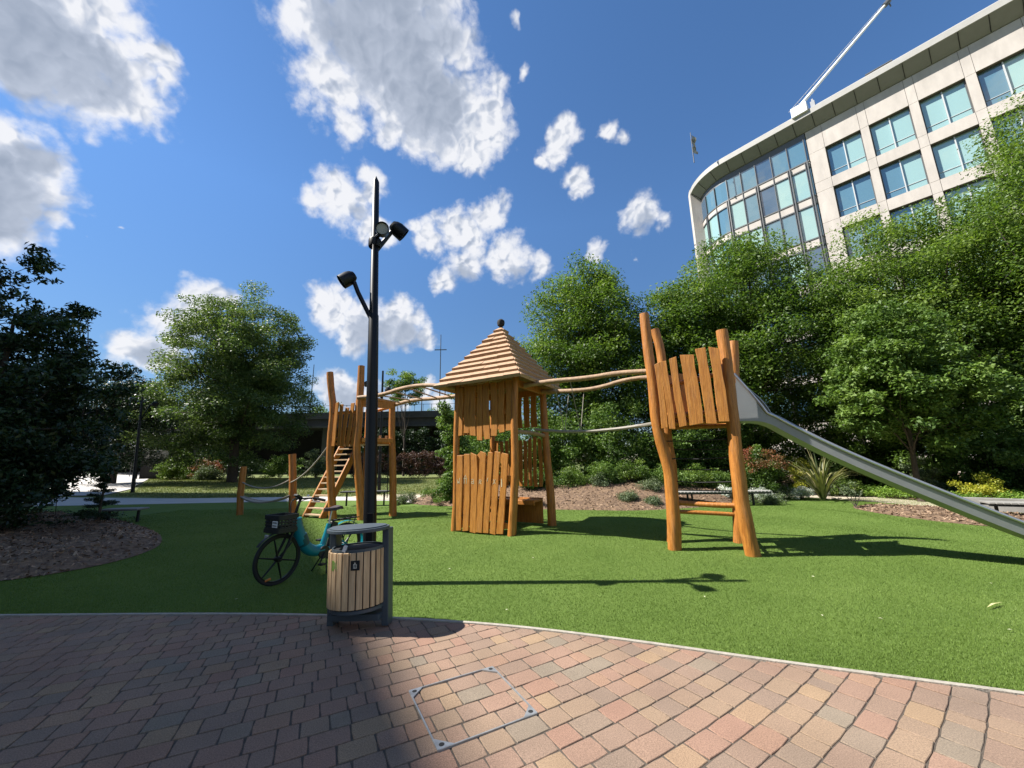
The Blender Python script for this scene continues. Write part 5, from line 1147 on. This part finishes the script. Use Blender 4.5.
# spiky strap-leaved plant
PH=empty('strap_plant',(11.55,15.0,.05),0,'tall spiky strap-leaved plant to the left of the slide','plant'); g=random.Random(4); Q=[];T=[]
for k in range(95):
    a=g.uniform(0,2*PI); L=g.uniform(1.2,2.1); tilt=g.uniform(.08,.95)**1.1; w=g.uniform(.03,.055); p=Vector((math.cos(a)*.1*g.random(),math.sin(a)*.1*g.random(),0)); d=Vector((math.cos(a),math.sin(a),0)); sd_v=Vector((-d.y,d.x,0)); t=g.random(); prev=None
    for s in range(7):
        f=s/6; ang=tilt*(.55+.75*f*f); c=p+d*(L*f*math.sin(ang))+Vector((0,0,L*f*math.cos(ang))); ww=w*(1-f**2.2)*(.6+.4*min(1,f*4))
        cur=(c-sd_v*ww,c+sd_v*ww)
        if prev: Q.append([prev[0],prev[1],cur[1],cur[0]]); T.append(t)
        prev=cur
qmesh('strap_leaves',np.array([[tuple(v) for v in q] for q in Q]),LF['strap'],PH,np.array(T))
# bare sticks in the slide bed
SB=empty('young_plant',(10.6,12.5,.05),0,'spindly young plant with pale sticks in the small bed by the slide','plant'); q=MB()
for a,l in ((-.5,.9),(.2,.8),(.6,.7),(-.1,.6)): q.tube([(0,0,0),(math.sin(a)*l*.5,.05,l*.4),(math.sin(a)*l,.1,l*.75)],[.014,.01,.006],5)
q.build('stem',M['barkpale'],SB); leaves('foliage',crown_clumps((0,.1,.55),(.4,.3,.3),14,.12,211,tint=.6),30,.06,LF['sage'],SB,seed=211)
# hedges and shrubs across the lawn
HG=empty('reddish_hedge',(-9.6,37,.35),0,'clipped dark reddish hedge in front of the bridge','hedge'); g=np.random.default_rng(5)
cl=np.array([(g.uniform(-5.5,4.5),g.uniform(-.7,.7),g.uniform(.2,2.3),.4,g.uniform(.3,.8)) for _ in range(260)]); leaves('foliage',cl,70,.14,LF['maroon'],HG,seed=6)
IV=empty('ivy_screen',(-10.2,43.6,.4),0,'dark creeper covering the bridge side left of the hut','climbing plant'); cl=np.array([(g.uniform(-6.5,6),g.uniform(-.4,.4),g.uniform(.2,5.0),.6,g.uniform(.1,.5)) for _ in range(260)]); leaves('foliage',cl,70,.2,LF['dark'],IV,seed=7)
for i,(x,y,r,h,lf,lab) in enumerate([(-31.5,36.5,1.3,1.9,'lime','light green bush nearest the notice board across the lawn'),(-29.0,37,1.4,2.6,'red','reddish-leaved bush across the lawn left of the tree trunk'),(-27.6,35.8,.9,1.3,'sage','pale rounded bush on the lawn edge left of the tree trunk'),(-26,38,2.0,2.4,'dark','dark bush directly behind the lawn tree trunk, left part'),(-22.5,38,2.0,2.4,'laurel','dark glossy bush right of the lawn tree trunk'),(-19.5,39,1.6,2.8,'sage','grey-green bush in front of the bridge opening'),(-33.5,39.5,1.6,2.6,'mid','green bush behind the notice board')]):
    shrub('lawn_shrub',(x,y,gz(x,y)),(r,r*.8,h*.62),60,.4,90,.15,lf,lab,220+i,group='bushes along the far edge of the lawn')
# green groundcover at the right
def cover(poly,n,leaf,ls,seed,label,h=.32):
    g=np.random.default_rng(seed); P=np.array(poly); x=g.uniform(P[:,0].min(),P[:,0].max(),n*2); y=g.uniform(P[:,1].min(),P[:,1].max(),n*2); k=inside(poly,x,y); x,y=x[k][:n],y[k][:n]
    cl=np.stack([x,y,g.uniform(.05,h,len(x)),np.full(len(x),.22),np.clip(.5+.2*g.normal(size=len(x)),0,1)],1); o=leaves('ground_cover',cl,45,ls,LF[leaf],None,flat=.5,seed=seed,up=1.2); tag(o,label,None,kind='stuff')
cover([(13.5,12.1),(14.2,11.4),(15.2,10.2),(15.9,8),(19,6),(20,12),(16.5,13.4),(14.6,13.6)],700,'cover',.07,301,'bright green groundcover behind the low stone edging',.42)
cover([(13.5,17.0),(14.55,14.3),(14.45,12.4),(15.6,12.4),(16,15),(15,18.4)],300,'cover',.07,304,'bright green groundcover along the far side of the gravel path',.35)
cover([(11.9,16.9),(14,17),(15,14),(19,13),(24,20),(14,24),(9.5,20)],500,'laurel',.08,302,'dark low groundcover under the trees on the right',.5)
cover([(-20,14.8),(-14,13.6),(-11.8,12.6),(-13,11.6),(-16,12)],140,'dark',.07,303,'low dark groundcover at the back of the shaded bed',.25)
